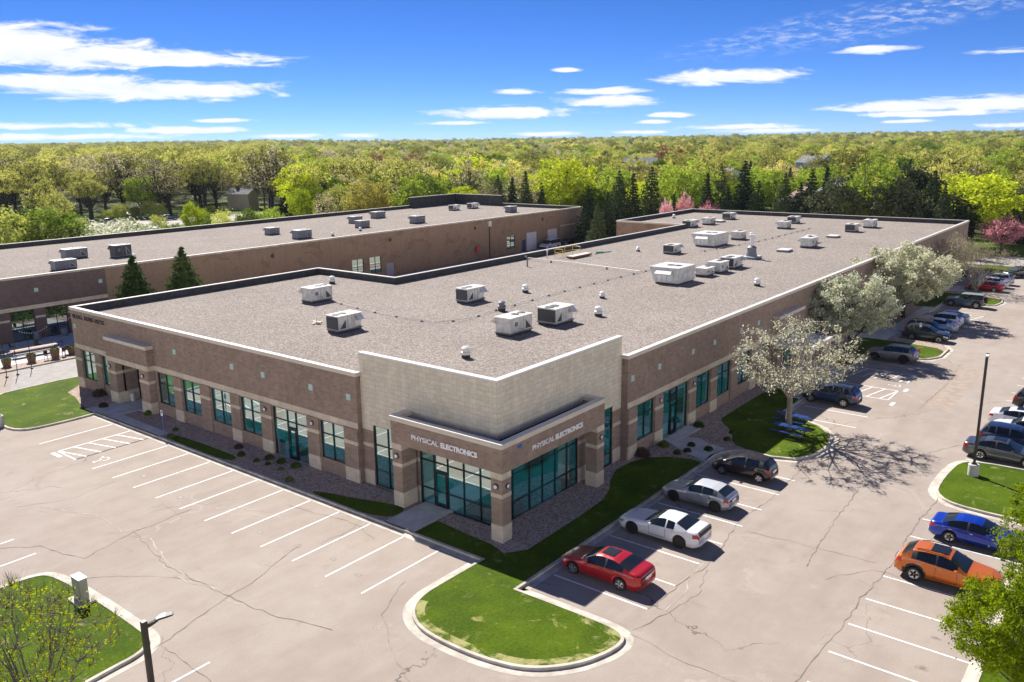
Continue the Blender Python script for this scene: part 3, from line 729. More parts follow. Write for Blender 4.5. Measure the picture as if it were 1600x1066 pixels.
wall(wl, 'y', YR, 13.3, 123.9, 0, 7.3, hR, 'brown_block', 1)
wl.poly([(13.3, YR, 0), (13.3, 0, 0), (13.3, 0, 7.3), (13.3, YR, 7.3)], 'brown_block')
wl.build('wall', OB)
rw = MB()
for a, c in (((28.1, 49.7), (XL, 49.7)), ((94.8, 37.06), (28.1, 37.06)), ((123.9, 50.1), (94.8, 50.1)), ((28.1, 37.06), (28.1, 49.7)), ((94.8, 50.1), (94.8, 37.06)), ((123.9, YR), (123.9, 50.1))):
    rw.poly([(*a, 0), (*c, 0), (*c, 7.3), (*a, 7.3)], 'tilt_concrete')
rw.build('rear_wall', OB)
# tower
hT = [(7.7, 10.27, .12, 4.2)]; hT2 = [(9.3, 12.22, .1, 4.2)]
tw = MB()
wall(tw, 'x', 0, 6.15, 11.26, 0, 3.8, hT, 'brown_block', 1); tw.build('tower_base', OB); tw = MB(); wall(tw, 'y', 0, 8.0, 13.3, 0, 3.8, hT2, 'brown_block', 1)
tw.build('tower_base', OB)
tw = MB()
wall(tw, 'x', 0, 0, 11.26, 3.8, 8.74, hT, 'tan_block', 1); wall(tw, 'y', 0, 0, 13.3, 3.8, 8.74, hT2, 'tan_block', 1)
tp = [(13.3, 0), (0, 0), (0, 11.26)]
inner = offset(tp, -.3, False)
for i in range(2): tw.poly([(*inner[i], Z_R), (*inner[i+1], Z_R), (*inner[i+1], 8.74), (*inner[i], 8.74)], 'tan_block')
tw.poly([(13.3, 0, 7.3), (13.3, .3, 7.3), (13.3, .3, 8.74), (13.3, 0, 8.74)], 'tan_block'); tw.poly([(0, 11.26, 7.3), (.3, 11.26, 7.3), (.3, 11.26, 8.74), (0, 11.26, 8.74)], 'tan_block')
tw.build('tower_wall', OB)
cp = MB(); strip(cp, tp, False, .05, -.36, 8.74, 8.86, 'cap_metal'); cp.build('tower_cap', OB)
# coping and parapet lining
cp = MB()
c1 = [(0, 11.26), (XL, 11.26), (XL, 49.7), (28.1, 49.7), (28.1, 37.06), (94.8, 37.06), (94.8, 50.1), (123.9, 50.1), (123.9, YR), (13.3, YR), (13.3, 0)]
strip(cp, c1, False, .07, -.3, 7.3, 7.56, 'coping', 'cap_metal')
cp.build('coping', OB)
pm = MB(); strip(pm, c1[1:-1], False, -.301, -.36, Z_R-.02, 7.5, 'membrane'); pm.build('parapet_lining', OB)
rf = MB(); rf.poly([(p[0], p[1], Z_R) for p in ccw([(.3, 11.26), (XL+.3, 11.3), (XL+.3, 49.4), (27.8, 49.4), (27.8, 36.76), (95.1, 36.76), (95.1, 49.8), (123.6, 49.8), (123.6, YR+.3), (13.3, YR+.3), (13.3, .3), (.3, .3)])], 'roof_gravel')
rf.build('roof', OB)
# bands and pilasters
bd = MB()
def bandL(y0, y1, z0, z1, q=.025, x=XL): bd.box(x-q, x+.02, y0, y1, z0, z1, 'stone_base')
def bandR(x0, x1, z0, z1, q=.025, y=YR): bd.box(x0, x1, y-q, y+.02, z0, z1, 'stone_base')
bandL(11.3, 35.9, 3.78, 4.2); bd.build('stone_band', OB); bd = MB()
bandL(42.65, 49.68, 3.78, 4.2); bd.build('stone_band', OB); bd = MB()
bandR(13.32, 38.9, 3.78, 4.2); bd.build('stone_band', OB); bd = MB()
bandR(45.3, 123.85, 3.78, 4.2); bd.build('stone_band', OB); bd = MB()
for q_ in [(-.022, .02, 6.2, 7.65, 2.68, 2.92), (-.022, .02, 10.3, 11.24, 2.68, 2.92), (8.05, 9.25, -.022, .02, 2.68, 2.92), (12.27, 13.28, -.022, .02, 2.68, 2.92), (-.03, .02, 6.2, 7.65, 0, 1.08), (-.03, .02, 10.3, 11.24, 0, 1.08), (8.05, 9.25, -.03, .02, 0, 1.08), (12.27, 13.28, -.03, .02, 0, 1.08)]:
    bd = MB(); bd.box(*q_, 'stone_base'); bd.build('stone_band', OB)
def pilaster(ax, u0, u1, base):
    m = MB(); q = .10
    def B(z0, z1, mat, k):
        if ax == 'x': m.box(XL-k, XL-.001, u0-.0, u1, z0, z1, mat)
        else: m.box(u0, u1, YR-k, YR-.001, z0, z1, mat)
    B(0, 1.05, 'stone_base' if base else 'brown_block', q+.02 if base else q)
    B(1.05, 2.68, 'brown_block', q); B(2.68, 2.92, 'stone_base', q+.015); B(2.92, 3.775, 'brown_block', q)
    m.build('pilaster', OB)
for a, c, s in ((11.3, 12.62, 1), (15.18, 16.42, 1), (20.38, 21.62, 1), (24.18, 25.32, 1), (27.98, 29.32, 0), (31.98, 33.12, 1), (44.83, 45.92, 0), (48.48, 49.66, 1)): pilaster('x', a, c, s)
hs2 = sorted(hR)
for i, (a, c) in enumerate([(13.34, 14.52)]+[(hs2[k][1]+.08, hs2[k+1][0]-.08) for k in range(len(hs2)-1)]):
    if c-a > .6 and not (37 < a < 39.5 or 44 < a < 46.5): pilaster('y', a, min(c, a+3), i != 4)
# windows
def win_l(h): 
    u0, u1, z0, z1 = h; window(OB, 'x', XL, u0, u1, z0, z1, [(u0+u1)/2], [2.78], 1)
for h in hL:
    if h[0] in (37.4, 16.5): continue
    win_l(h)
window(OB, 'x', XL, 16.5, 20.3, .05, 3.7, [17.83, 18.77], [2.82], 1, door=(17.86, 18.74))
window(OB, 'x', 0, 7.7, 10.27, .12, 4.2, [9.02], [2.88, 1.2], 1)
window(OB, 'y', 0, 9.3, 12.22, .1, 4.2, [10.75], [3.0, .95], 1)
for h in hR:
    u0, u1, z0, z1 = h
    if z0 < .1: window(OB, 'y', YR, u0, u1, z0, z1, [u0+1.32, u0+2.34], [2.88], 1, door=(u0+1.35, u0+2.31))
    else: window(OB, 'y', YR, u0, u1, z0, z1, [(u0+u1)/2], [2.88], 1)
# recess entry glass under the canopy
window(OB, 'x', -.05, 0.0, 6.13, .05, 4.12, [1.4, 2.68, 3.95, 5.05], [1.1, 2.9], 1, door=(3.98, 5.02))
window(OB, 'y', -.05, .02, 7.98, .05, 4.12, [1.35, 2.97, 4.27, 5.6, 6.88], [1.15, 2.9], 1)
# left portal
pt = MB(); px0 = -.95
pt.box(px0, XL-.01, 35.9, 42.65, 3.75, 5.58, 'brown_block'); pt.box(px0-.03, XL, 35.87, 42.68, 3.78, 4.2, 'stone_base')
pt.box(px0-.06, XL, 35.84, 42.71, 5.58, 5.86, 'coping', 'cap_metal')
for a, c in ((35.97, 37.38), (41.3, 42.62)):
    pt.box(px0, XL-.01, a, c, 1.07, 3.75, 'brown_block'); pt.box(px0-.02, XL-.01, a-.02, c+.02, 0, 1.07, 'stone_base'); pt.box(px0-.02, XL-.01, a-.02, c+.02, 2.68, 2.92, 'stone_base')
pt.build('portal', OB)
rc_ = MB(); xd = .95
for y in (37.4, 41.3):
    rc_.poly([(XL, y, 0), (xd, y, 0), (xd, y, 3.75), (XL, y, 3.75)], 'brown_block')
rc_.box(XL, xd, 41.27, 41.3-.001, 0, 1.07, 'stone_base'); rc_.box(XL, xd, 41.275, 41.3-.001, 2.68, 2.92, 'stone_base')
rc_.poly([(XL, 37.4, 3.74), (xd, 37.4, 3.74), (xd, 41.3, 3.74), (XL, 41.3, 3.74)], 'brown_block')
rc_.build('entry_recess', OB)
window(OB, 'x', xd-.12, 37.4, 41.3, .05, 3.74, [38.6, 39.7], [2.4], 1, 'glass_dark', door=(38.65, 39.65))
# right portal and its flat entrance roof
pt = MB()
pt.box(38.9, 45.3, -1.1, YR-.01, 3.75, 5.58, 'brown_block'); pt.box(38.87, 45.33, -1.13, YR, 3.78, 4.2, 'stone_base'); pt.box(38.84, 45.36, -1.16, YR, 5.58, 5.86, 'coping', 'cap_metal')
for a, c in ((38.95, 39.85), (44.15, 45.25)): pt.box(a, c, -1.1, YR-.01, 0, 3.75, 'brown_block')
pt.box(37.6, 43.2, -4.6, -1.2, 3.3, 3.68, 'coping', 'cap_metal')
for x in (37.9, 42.9): pt.box(x-.2, x+.2, -4.5, -4.1, 0, 3.3, 'stone_base')
pt.build('portal', OB)
# canopy with the lettering
cn = MB(); cpth = [(0, 7.1), (-1.42, 7.1), (-1.42, -1.42), (8.94, -1.42), (8.94, 0)]
strip(cn, cpth, False, .32, 0, 4.15, 5.58, 'brown_block')
strip(cn, cpth, False, .38, -.06, 5.58, 5.86, 'coping', 'cap_metal')
def lshape(i, z, mat):
    cn.poly([(-1.42+i, 7.1-i, z), (-1.42+i, -1.42+i, z), (8.94-i, -1.42+i, z), (8.94-i, -.001, z), (-.001, -.001, z), (-.001, 7.1-i, z)], mat)
lshape(.33, 5.0, 'plastic_black'); lshape(.33, 4.16, 'brown_block')
strip(cn, [(-.001, 6.78), (-.001, -.001), (8.62, -.001)], False, .035, 0, 5.0, 5.34, 'membrane', 'unit_metal')
cn.build('canopy', OB)
def pillar(x0, x1, y0, y1):
    m = MB(); m.box(x0, x1, y0, y1, 0, 1.08, 'stone_base'); q = .02
    m.box(x0+q, x1-q, y0+q, y1-q, 1.08, 4.15, 'brown_block'); m.box(x0+.004, x1-.004, y0+.004, y1-.004, 2.7, 2.93, 'stone_base'); m.box(x0+.004, x1-.004, y0+.004, y1-.004, 3.78, 4.148, 'stone_base')
    m.build('pillar', OB)
pillar(-1.42, -.6, -1.42, -.6); pillar(-1.42, -.2, 6.28, 7.1); pillar(8.1, 8.94, -1.42, -.55)
# inlaid square tiles and wall lamps
ti = [('x', y) for y in (49.14, 32.58, 24.83, 21.07, 15.81, 12.04)]+[('y', x) for x in (13.94, 17.71, 22.97, 26.74, 31.9, 35.6, 48.5, 52.3, 57.6, 61.3, 66.5, 70.3, 75.6, 79.4, 90.5, 94.3, 99.6, 103.3, 108.5, 112.3, 117.6, 121.4)]
for ax, u in ti:
    m = MB()
    if ax == 'x': m.box(XL-.03, XL-.001, u-.21, u+.21, 5.62, 6.04, 'tile_inlay')
    else: m.box(u-.21, u+.21, YR-.03, YR-.001, 5.62, 6.04, 'tile_inlay')
    m.build('wall_tile', OB)
def wlamp(x, y, z, ax):
    m = MB(); m.lathe([(.17, 0), (.17, -.06), (.14, -.08)], 'bronze_metal', (x, y, z), 16, ax); o = m.build('wall_lamp', OB)
    m = MB(); m.lathe([(.125, -.081), (.11, -.12), (.05, -.15)], 'lamp_white', (x, y, z), 16, ax); m.build('lamp_globe', o, smooth=True)
for y in (42.2, 36.75): wlamp(-.951, y, 3.3, 'x')
for y in (21.0, 15.8): wlamp(XL-.101, y, 3.34, 'x')
wlamp(-1.401, 6.7, 3.38, 'x'); wlamp(-1.401, -1.0, 3.36, 'x'); wlamp(-.93, -1.401, 3.34, 'y'); wlamp(8.55, -1.401, 3.38, 'y')
for x in (17.8, 23.1, 61.1, 66.4): wlamp(x, YR-.101, 3.3, 'y')
m = MB(); m.box(-.0, .38, -1.45, -1.42, 5.22, 5.4, 'blue_sign'); m.build('plaque', OB)
def lettering(txt, size, loc, rot, mat, bold=0.0, width=None, name='sign_lettering', ext=.02):
    cu_ = bpy.data.curves.new(name, 'FONT'); cu_.body = txt; cu_.size = size; cu_.extrude = ext; cu_.offset = bold; cu_.materials.append(MATS[mat])
    o = bpy.data.objects.new(name, cu_); COL.objects.link(o); bpy.context.view_layer.update()
    w0 = o.dimensions.x; dg = bpy.context.evaluated_depsgraph_get(); me = bpy.data.meshes.new_from_object(o.evaluated_get(dg)); bpy.data.objects.remove(o)
    if width:
        for v in me.vertices: v.co.x *= width/w0
    o2 = bpy.data.objects.new(name, me); COL.objects.link(o2); o2.parent = OB; o2.location = loc; o2.rotation_euler = rot
    return o2
rl = (R_(90), 0, R_(-90)); rr = (R_(90), 0, 0)
lettering('PHYSICAL', .42, (-1.45, 5.37, 4.73), rl, 'letter_metal', .003, 2.15); lettering('ELECTRONICS', .42, (-1.45, 3.02, 4.73), rl, 'letter_metal', .017, 2.72)
lettering('PHYSICAL', .42, (1.3, -1.45, 4.7), rr, 'letter_metal', .003, 2.1); lettering('ELECTRONICS', .42, (3.55, -1.45, 4.7), rr, 'letter_metal', .017, 2.85)
lettering('BLDG. 18705-18725', .52, (XL-.03, 49.3, 6.6), rl, 'letter_dark', .006, 5.7)

# ================================================================ rear building
RB = empty('warehouse_building', (0, 73.6, 0)); OR = (0, 73.6, 0)
tag(RB, 'low tan concrete warehouse with a dark brick left end behind the front building', 'building')
YB, XE, YF = 73.6, 119.4, 110.5
def rb(m, n, smooth=False): return m.build(n, RB, origin=OR, loc=(0, 0, 0), smooth=smooth)
m = MB(); hB1 = [(-20, -16, 0, 3.55), (-14.5, -11, .9, 3.55), (-9.5, -5.5, 0, 3.55), (-4.4, -.6, .9, 3.55), (3.55, 6.1, .02, 3.55), (7.35, 9.75, .02, 3.55)]
wall(m, 'y', YB, -45, 14.8, 0, 7.2, hB1, 'dark_block', 1); rb(m, 'brick_wall')
hB2 = [(53.9, 56.3, .95, 3.55), (57.6, 60.1, .9, 3.55), (61.2, 63.0, 0, 2.15), (93.1, 95.6, .98, 3.55), (97.9, 99.1, 0, 2.3), (99.4, 102.85, 0, 3.6), (106.5, 109.95, 0, 3.6)]
m = MB(); wall(m, 'y', YB, 14.8, 111, 0, 7.2, hB2, 'tilt_concrete', 1, .25); rb(m, 'concrete_wall')
m = MB(); wall(m, 'y', YB-.02, 111, XE, 0, 7.2, [], 'brown_block', 1); m.poly([(XE, YB-.02, 0), (XE, YF, 0), (XE, YF, 7.2), (XE, YB-.02, 7.2)], 'brown_block'); m.poly([(-45, YF, 0), (XE, YF, 0), (XE, YF, 7.2), (-45, YF, 7.2)], 'tilt_concrete'); rb(m, 'end_wall')
m = MB(); m.box(-44.9, 14.8, YB-.04, YB, 3.62, 4.05, 'stone_base'); rb(m, 'stone_band')
m = MB(); m.box(111.02, XE+.03, YB-.06, YB-.021, 3.9, 4.15, 'stone_base'); rb(m, 'stone_band')
for a, c in ((-25, -20.1), (-11, -9.6), (-.5, 3.4), (6.2, 7.3), (9.85, 14.75)): m = MB(); m.box(a, c, YB-.03, YB, 2.5, 2.75, 'stone_base'); rb(m, 'stone_band')
m = MB(); cb = [(-45, YB), (XE, YB), (XE, YF), (103, YF), (-45, YF)]
strip(m, [(-45, YB-.02), (XE, YB-.02), (XE, 96)], False, .34, -.06, 7.2, 7.44, 'kerb_concrete', 'coping'); strip(m, [(104, YF), (-45, YF)], False, .34, -.06, 7.2, 7.44, 'kerb_concrete', 'coping')
rb(m, 'coping')
m = MB(); strip(m, [(-45, YB), (XE, YB), (XE, 96)], False, .42, .345, 6.7, 7.4, 'membrane'); strip(m, [(104, YF), (-45, YF)], False, .42, .345, 6.7, 7.4, 'membrane')
strip(m, [(XE, 95.8), (XE, YF), (103.6, YF)], False, .42, 0, 6.7, 9.1, 'membrane'); strip(m, [(XE, 95.8), (XE, YF), (103.6, YF)], False, .47, -.05, 9.1, 9.2, 'kerb_concrete'); rb(m, 'parapet_lining')
m = MB(); m.poly([(-44.7, YB+.3, 6.75), (XE-.3, YB+.3, 6.75), (XE-.3, YF-.3, 6.75), (-44.7, YF-.3, 6.75)], 'roof_gravel'); rb(m, 'roof')
def winB(a, c, e, f, vs, hh, mat='glass_dark'):
    w = window(RB, 'y', YB, a, c, e, f, vs, hh, 1, mat)
    for o in [w]+list(w.children):
        if o == w:
            o.location = (0, -YB, 0)
for h in hB1: winB(*h, [(h[0]+h[1])/2], [2.3, 1.2])
for h in (hB2[0], hB2[1], hB2[3]): winB(*h, [(h[0]+h[1])/2], [2.3, 1.9], 'glass_teal')
m = MB(); m.box(61.2, 63, YB+.1, YB+.16, 0, 2.15, 'door_grey'); d = rb(m, 'door'); m = MB(); m.box(61.35, 61.45, YB+.04, YB+.1, .95, 1.1, 'chrome'); h_ = m.build('handle', d, origin=OR, loc=(0, 0, 0))
m = MB(); m.box(97.9, 99.1, YB+.1, YB+.16, 0, 2.3, 'blue_bench'); rb(m, 'door')
for a, c in ((99.4, 102.85), (106.5, 109.95)):
    m = MB()
    for k in range(6): m.box(a, c, YB+.15+.004*(k % 2), YB+.22, k*.6, k*.6+.59, 'dock_white')
    rb(m, 'overhead_door')
for x in (39.1, 62.3, 83.7, 104.7):
    m = MB(); m.lathe([(.3, 0), (.3, -.04), (.16, -.1)], 'bronze_metal', (x, YB-.001, 5.9), 14, 'y'); rb(m, 'wall_light')
for x in (-9, -1.5, 6.67, 14.1):
    m = MB(); m.box(x-.22, x+.22, YB-.03, YB-.001, 5.5, 5.94, 'tile_inlay'); rb(m, 'wall_tile')
m = MB(); m.box(87.4, 88.1, YB-.35, YB-.002, 5.9, 6.9, 'white_paint_metal'); m.box(87.7, 87.82, YB-.16, YB-.04, 0, 5.9, 'bronze_metal'); rb(m, 'downspout')

# ================================================================ roof equipment
def rtu(label, x0, y0, L, Wd, H, z=Z_R, rz=0, kind=0, metal='unit_metal', group=None):
    """packaged roof unit: x0,y0 centre; condenser coil at local -x, hood at local +x"""
    r = empty('rooftop_unit', (x0, y0, z), rz); tag(r, label, 'rooftop unit', group)
    a, w = L/2, Wd/2
    m = MB(); m.box(-a+.08, a-.08, -w+.08, w-.08, 0, .16, 'plastic_black'); m.box(-a, a, -w, w, .16, .26, 'unit_grey'); m.build('base_rail', r)
    m = MB(); c1_ = a*.42
    m.box(-a+.05, c1_, -w+.03, w-.03, .26, H-.06, metal); m.box(c1_+.002, a-.03, -w+.14, w-.03, .26, H-.062, metal)
    for x in (-a*.2, a*.12): m.box(x-.012, x+.012, -w+.022, w-.022, .3, H-.1, 'unit_grey')
    m.build('body', r)
    m = MB(); m.box(-a-.02, a+.02, -w-.02, w+.02, H-.058, H, 'cap_metal'); m.build('top_panel', r)
    m = MB(); m.box(-a, -a+.048, -w+.07, w-.07, .32, H-.12, 'unit_dark'); m.build('coil_grille', r)
    for s in (-1, 1):
        m = MB(); y = s*(w-.028); pts = [(-a+.12, .34), (-a*.35, .34), (-a*.35, H-.32)]
        pts3 = [(p[0], y+.006*s, p[1]) for p in pts]; m.poly(pts3, 'unit_dark')
        for p, q in zip(pts3, pts3[1:]+pts3[:1]): m.tube([(p[0], p[1]+.012*s, p[2]), (q[0], q[1]+.012*s, q[2])], .018, 'cap_metal', 4)
        m.build('coil_guard', r)
    m = MB()
    for i in range(2): m.box(c1_+.06+i*(a-c1_-.1)/2, c1_+.04+(i+1)*(a-c1_-.1)/2-.02, -w+.1, -w+.138, .36, H*.55, 'white_paint_metal')
    m.build('filter_panel', r)
    m = MB(); h0, h1 = H*.62, H-.08; k = [(c1_+.03, -w+.139, h1), (a+.0, -w+.139, h1), (a, -w-.42, h0+.06), (c1_+.03, -w-.42, h0+.06), (c1_+.03, -w+.139, h0), (a, -w+.139, h0)]
    m.poly([k[0], k[1], k[2], k[3]], 'cap_metal'); m.poly([k[0], k[3], k[4]], metal); m.poly([k[1], k[5], k[2]], metal); m.poly([k[3], k[2], (k[2][0], k[2][1], k[2][2]-.05), (k[3][0], k[3][1], k[3][2]-.05)], metal); m.poly([k[4], k[3], k[2], k[5]], 'unit_grey')
    m.build('intake_hood', r)
    for fx in ((-a*.62,) if L < 2.2 else (-a*.68, -a*.12)):
        m = MB(); m.lathe([(w*.42, H), (w*.42, H+.03), (w*.36, H+.05), (w*.1, H+.035)], 'unit_dark', (fx, 0, 0), 20); m.build('fan_grille', r)
    m = MB(); m.tube([(a*.1, w, .5), (a*.1, w+.18, .5), (a*.1, w+.18, 0)], .025, 'unit_grey', 6); m.box(a*.35, a*.35+.3, w-.03, w+.02, H*.5, H*.72, 'unit_grey'); m.build('conduit', r)
    return r
def bigrtu(label, x0, y0, L, Wd, H, z=Z_R):
    r = empty('rooftop_unit', (x0, y0, z), R_(-90)); tag(r, label, 'rooftop unit', 'large roof units with flared intakes'); a, w = L/2, Wd/2
    m = MB(); m.box(-a+.7, a-.1, -w+.1, w-.1, 0, .16, 'plastic_black'); m.build('base_rail', r)
    m = MB(); m.prism([(-a+.75, -w), (a, -w), (a, w), (-a+.75, w)], .16, H, 'unit_metal', 'cap_metal')
    for x in (a*.35, a*.65): m.box(x, x+.02, -w-.008, w+.008, .2, H-.04, 'unit_grey')
    m.build('body', r)
    m = MB(); q = [(-a, H), (-a+.748, H), (-a+.748, .17), (-a+.62, .17)]
    for y in (-w, w): m.poly([(p[0], y, p[1]) for p in q], 'unit_metal')
    m.poly([(-a, -w, H), (-a+.748, -w, H), (-a+.748, w, H), (-a, w, H)], 'cap_metal'); m.poly([(-a, -w, H), (-a, w, H), (-a+.62, w, .17), (-a+.62, -w, .17)], 'unit_grey'); m.build('flared_intake', r)
    m = MB(); m.box(-a+1.0, -a+2.6, -w-.03, -w-.001, .3, H*.55, 'white_paint_metal')
    for x in (1.5, 2.05): m.box(-a+x, -a+x+.03, -w-.045, -w-.031, .3, H*.55, 'unit_grey')
    m.build('filter_panel', r)
    m = MB(); k = [(-a+.95, -w-.002, H*.88), (-a+2.65, -w-.002, H*.88), (-a+2.75, -w-.5, H*.64), (-a+.85, -w-.5, H*.64)]; m.poly(k, 'cap_metal'); m.poly([k[0], k[3], (-a+.95, -w-.002, H*.6)], 'unit_metal'); m.poly([k[1], (-a+2.65, -w-.002, H*.6), k[2]], 'unit_metal'); m.build('intake_hood', r)
    for fx in (-a*.1, a*.4):
        m = MB(); m.lathe([(.42, H), (.42, H+.03), (.36, H+.05), (.1, H+.035)], 'unit_dark', (fx, 0, 0), 20); m.build('fan_grille', r)
    return r
rtu('grey roof unit with dark coil end, lower of the two nearest the left parapet', 9.6, 23.8, 2.55, 1.5, 1.42)
rtu('grey roof unit with a high side vent, closest to the inner parapet corner', 16.7, 36.0, 2.6, 1.6, 1.45, rz=math.pi)
rtu('grey roof unit with dark coil end at mid roof, by a gas pipe', 24.95, 23.6, 2.6, 1.5, 1.4)
rtu('grey roof unit turned with its plain side forward, nearest the tower', 16.8, 12.0, 2.9, 1.6, 1.45, rz=math.pi)
rtu('grey roof unit with black coil end, beside two white roof vents', 21.7, 11.4, 2.7, 1.9, 1.45)
bigrtu('largest roof unit, silver with flared intake, in front of three smaller ones', 45.5, 13.2, 3.4, 3.8, 1.75)
bigrtu('large silver roof unit with flared intake on the far half of the roof', 76.4, 23.6, 3.6, 4.6, 1.75)
rtu('small roof unit, first of three in a row beside the largest unit', 51.0, 12.1, 2.1, 1.4, .95, rz=math.pi)
rtu('middle roof unit of the three in a row beside the largest unit', 54.2, 12.0, 2.3, 1.6, 1.25, rz=math.pi)
rtu('last roof unit of the three in a row, next to the blue exhaust stack', 58.3, 12.2, 2.8, 1.7, 1.3)
rtu('roof unit with dark coil alone between the two large flared units', 65.7, 23.8, 2.3, 1.6, 1.2)
rtu('roof unit just behind the far large flared unit', 84.9, 23.0, 2.2, 1.6, 1.2, rz=math.pi)
rtu('roof unit in the far left wing beside the stepped parapet', 97.2, 37.0, 3.0, 1.6, 1.2)
rtu('plain roof unit beside a flat skylight in the far left wing', 102.8, 36.3, 2.4, 1.5, 1.2, rz=math.pi)
rtu('farthest roof unit on the left, against the back parapet', 113.6, 37.4, 2.6, 1.6, 1.2)
rtu('roof unit in front of its twin at the far centre of the roof', 103.0, 23.0, 2.3, 1.6, 1.2, rz=math.pi)
rtu('roof unit partly hidden behind its twin at the far centre of the roof', 112.3, 24.8, 2.3, 1.6, 1.2)
rtu('roof unit with a second small box behind it, right of the skylight', 81.4, 11.3, 2.8, 1.6, 1.35, rz=math.pi)
rtu('small dark fan box directly behind the lone right hand roof unit', 86.6, 12.9, 1.6, 1.2, 1.0)
rtu('roof unit with dark coil end near the far right corner', 103.6, 12.3, 2.3, 1.6, 1.25)
rtu('roof unit closest to the far right parapet', 111.4, 11.8, 2.6, 1.6, 1.3, rz=math.pi)
# units on the rear building, found along their sight lines
for (px, py, L, Wd, H, lab, mt) in [
    (105, 422, 2.7, 1.5, 1.25, 'blue grey unit nearest the left edge of the rear roof', 'unit_grey'), (121, 404, 3.0, 1.7, 1.35, 'blue grey unit behind its neighbour on the left end of the rear roof', 'unit_grey'),
    (194, 402, 2.4, 1.6, 1.7, 'tall dark unit with exposed white ducts on the rear roof', 'unit_dark'), (430, 367, 2.1, 1.5, 1.2, 'small half dark unit on the middle of the rear roof', 'unit_grey'),
    (477, 373, 2.8, 1.7, 1.4, 'blue grey unit close to the near edge, middle of the rear roof', 'unit_grey'), (560, 349, 2.3, 1.6, 1.3, 'rear roof unit in the group of three, partly hidden by another', 'unit_grey'),
    (571, 356, 2.3, 1.6, 1.3, 'rear roof unit in the group of three, nearest the camera', 'unit_grey'), (595, 341, 2.7, 1.7, 1.3, 'rear roof unit in the group of three, farthest back', 'unit_grey'),
    (657, 349, 2.7, 1.7, 1.4, 'blue grey rear roof unit above the drain pipe', 'unit_grey'), (714, 329, 2.2, 1.5, 1.2, 'black ended unit before the tall parapet, nearer one', 'white_paint_metal'),
    (743, 326, 2.4, 1.5, 1.2, 'black ended unit before the tall parapet, against its corner', 'white_paint_metal'), (803, 332, 2.3, 1.6, 1.3, 'blue grey unit nearest the right end of the rear roof', 'unit_grey')]:
    x, y = G(px, py, 6.75); rtu(lab, x, min(y+.8, YF-2.5), L, Wd, H, 6.75, rz=math.pi if 'black' not in lab else 0, metal=mt)
def vent(px, py, label, s=1.0, z=Z_R, mat='white_paint_metal'):
    s *= .86
    x, y = G(px, py, z); r = empty('roof_vent', (x, y, z)); tag(r, label, 'roof vent')
    m = MB(); m.lathe([(.36*s, 0), (.36*s, .28*s)], 'plastic_black', n=18); m.build('vent_curb', r)
    m = MB(); m.lathe([(.38*s, .281*s), (.40*s, .5*s), (.30*s, .56*s), (.27*s, .72*s), (.36*s, .76*s), (.36*s, .84*s), (.2*s, .95*s), (.03, .97*s)], mat, n=18); m.build('vent_hood', r, smooth=False)
for px, py, lab, s, mt in [(728, 559, 'white mushroom vent alone behind the tan tower parapet', 1, 'white_paint_metal'), (519, 443, 'white mushroom vent behind the unit at the inner parapet corner', 1, 'white_paint_metal'),
    (784, 486, 'grey blue round vent left of the middle gas pipe', 1.1, 'unit_grey'), (821, 457, 'white mushroom vent between the gas pipe and the left parapet', 1, 'white_paint_metal'),
    (935, 494, 'white mushroom vent on a tall black curb, right of the black coil unit', 1.05, 'white_paint_metal'), (941, 466, 'smaller white vent behind the tall curbed one', .8, 'white_paint_metal'),
    (997, 393, 'small dark based vent near the stepped parapet', .8, 'white_paint_metal'), (1183, 447, 'white mushroom vent close to the right parapet', 1, 'white_paint_metal'),
    (1174, 371, 'small round vent on the far half of the roof', .9, 'white_paint_metal'), (1053, 341, 'white vent next to the far left parapet', .9, 'white_paint_metal')]: vent(px, py, lab, s, mat=mt)
for px, py, lab in [(520, 369, 'white dome vent near the edge of the rear roof, left one'), (563, 361, 'white dome vent in front of the group of three rear roof units'), (210, 352+52, 'small white dome vent beside the tall dark rear roof unit')]: vent(px, py, lab, .8, 6.75)
# exhaust stack, skylights
x, y = G(1174, 404, Z_R); r = empty('exhaust_stack', (x, y, Z_R)); tag(r, 'blue exhaust fan with tall white stack on a square base', 'exhaust stack')
m = MB(); m.box(-1.1, 1.1, -.9, .9, 0, .3, 'unit_grey', 'cap_metal'); m.build('base', r); m = MB(); m.lathe([(.7, .3), (.55, 1.0), (.6, 1.4), (.3, 1.6)], 'unit_grey', n=18); m.build('fan_housing', r); m = MB(); m.lathe([(.27, 1.6), (.27, 3.0)], 'white_paint_metal', n=16); m.build('stack', r)
for px, py, lab in [(1226, 393, 'flat white skylight between the exhaust stack and a roof unit'), (1302, 371, 'flat white skylight in the far gravel, lying very low'), (1124, 347, 'flat white skylight beside a far left roof unit')]:
    x, y = G(px, py, Z_R); r = empty('skylight', (x, y, Z_R)); tag(r, lab, 'skylight'); m = MB(); m.box(-.95, .95, -.75, .75, 0, .22, 'unit_grey'); m.build('curb', r); m = MB(); m.box(-1.0, 1.0, -.8, .8, .222, .32, 'cap_metal'); m.build('panel', r, bevel=.04)
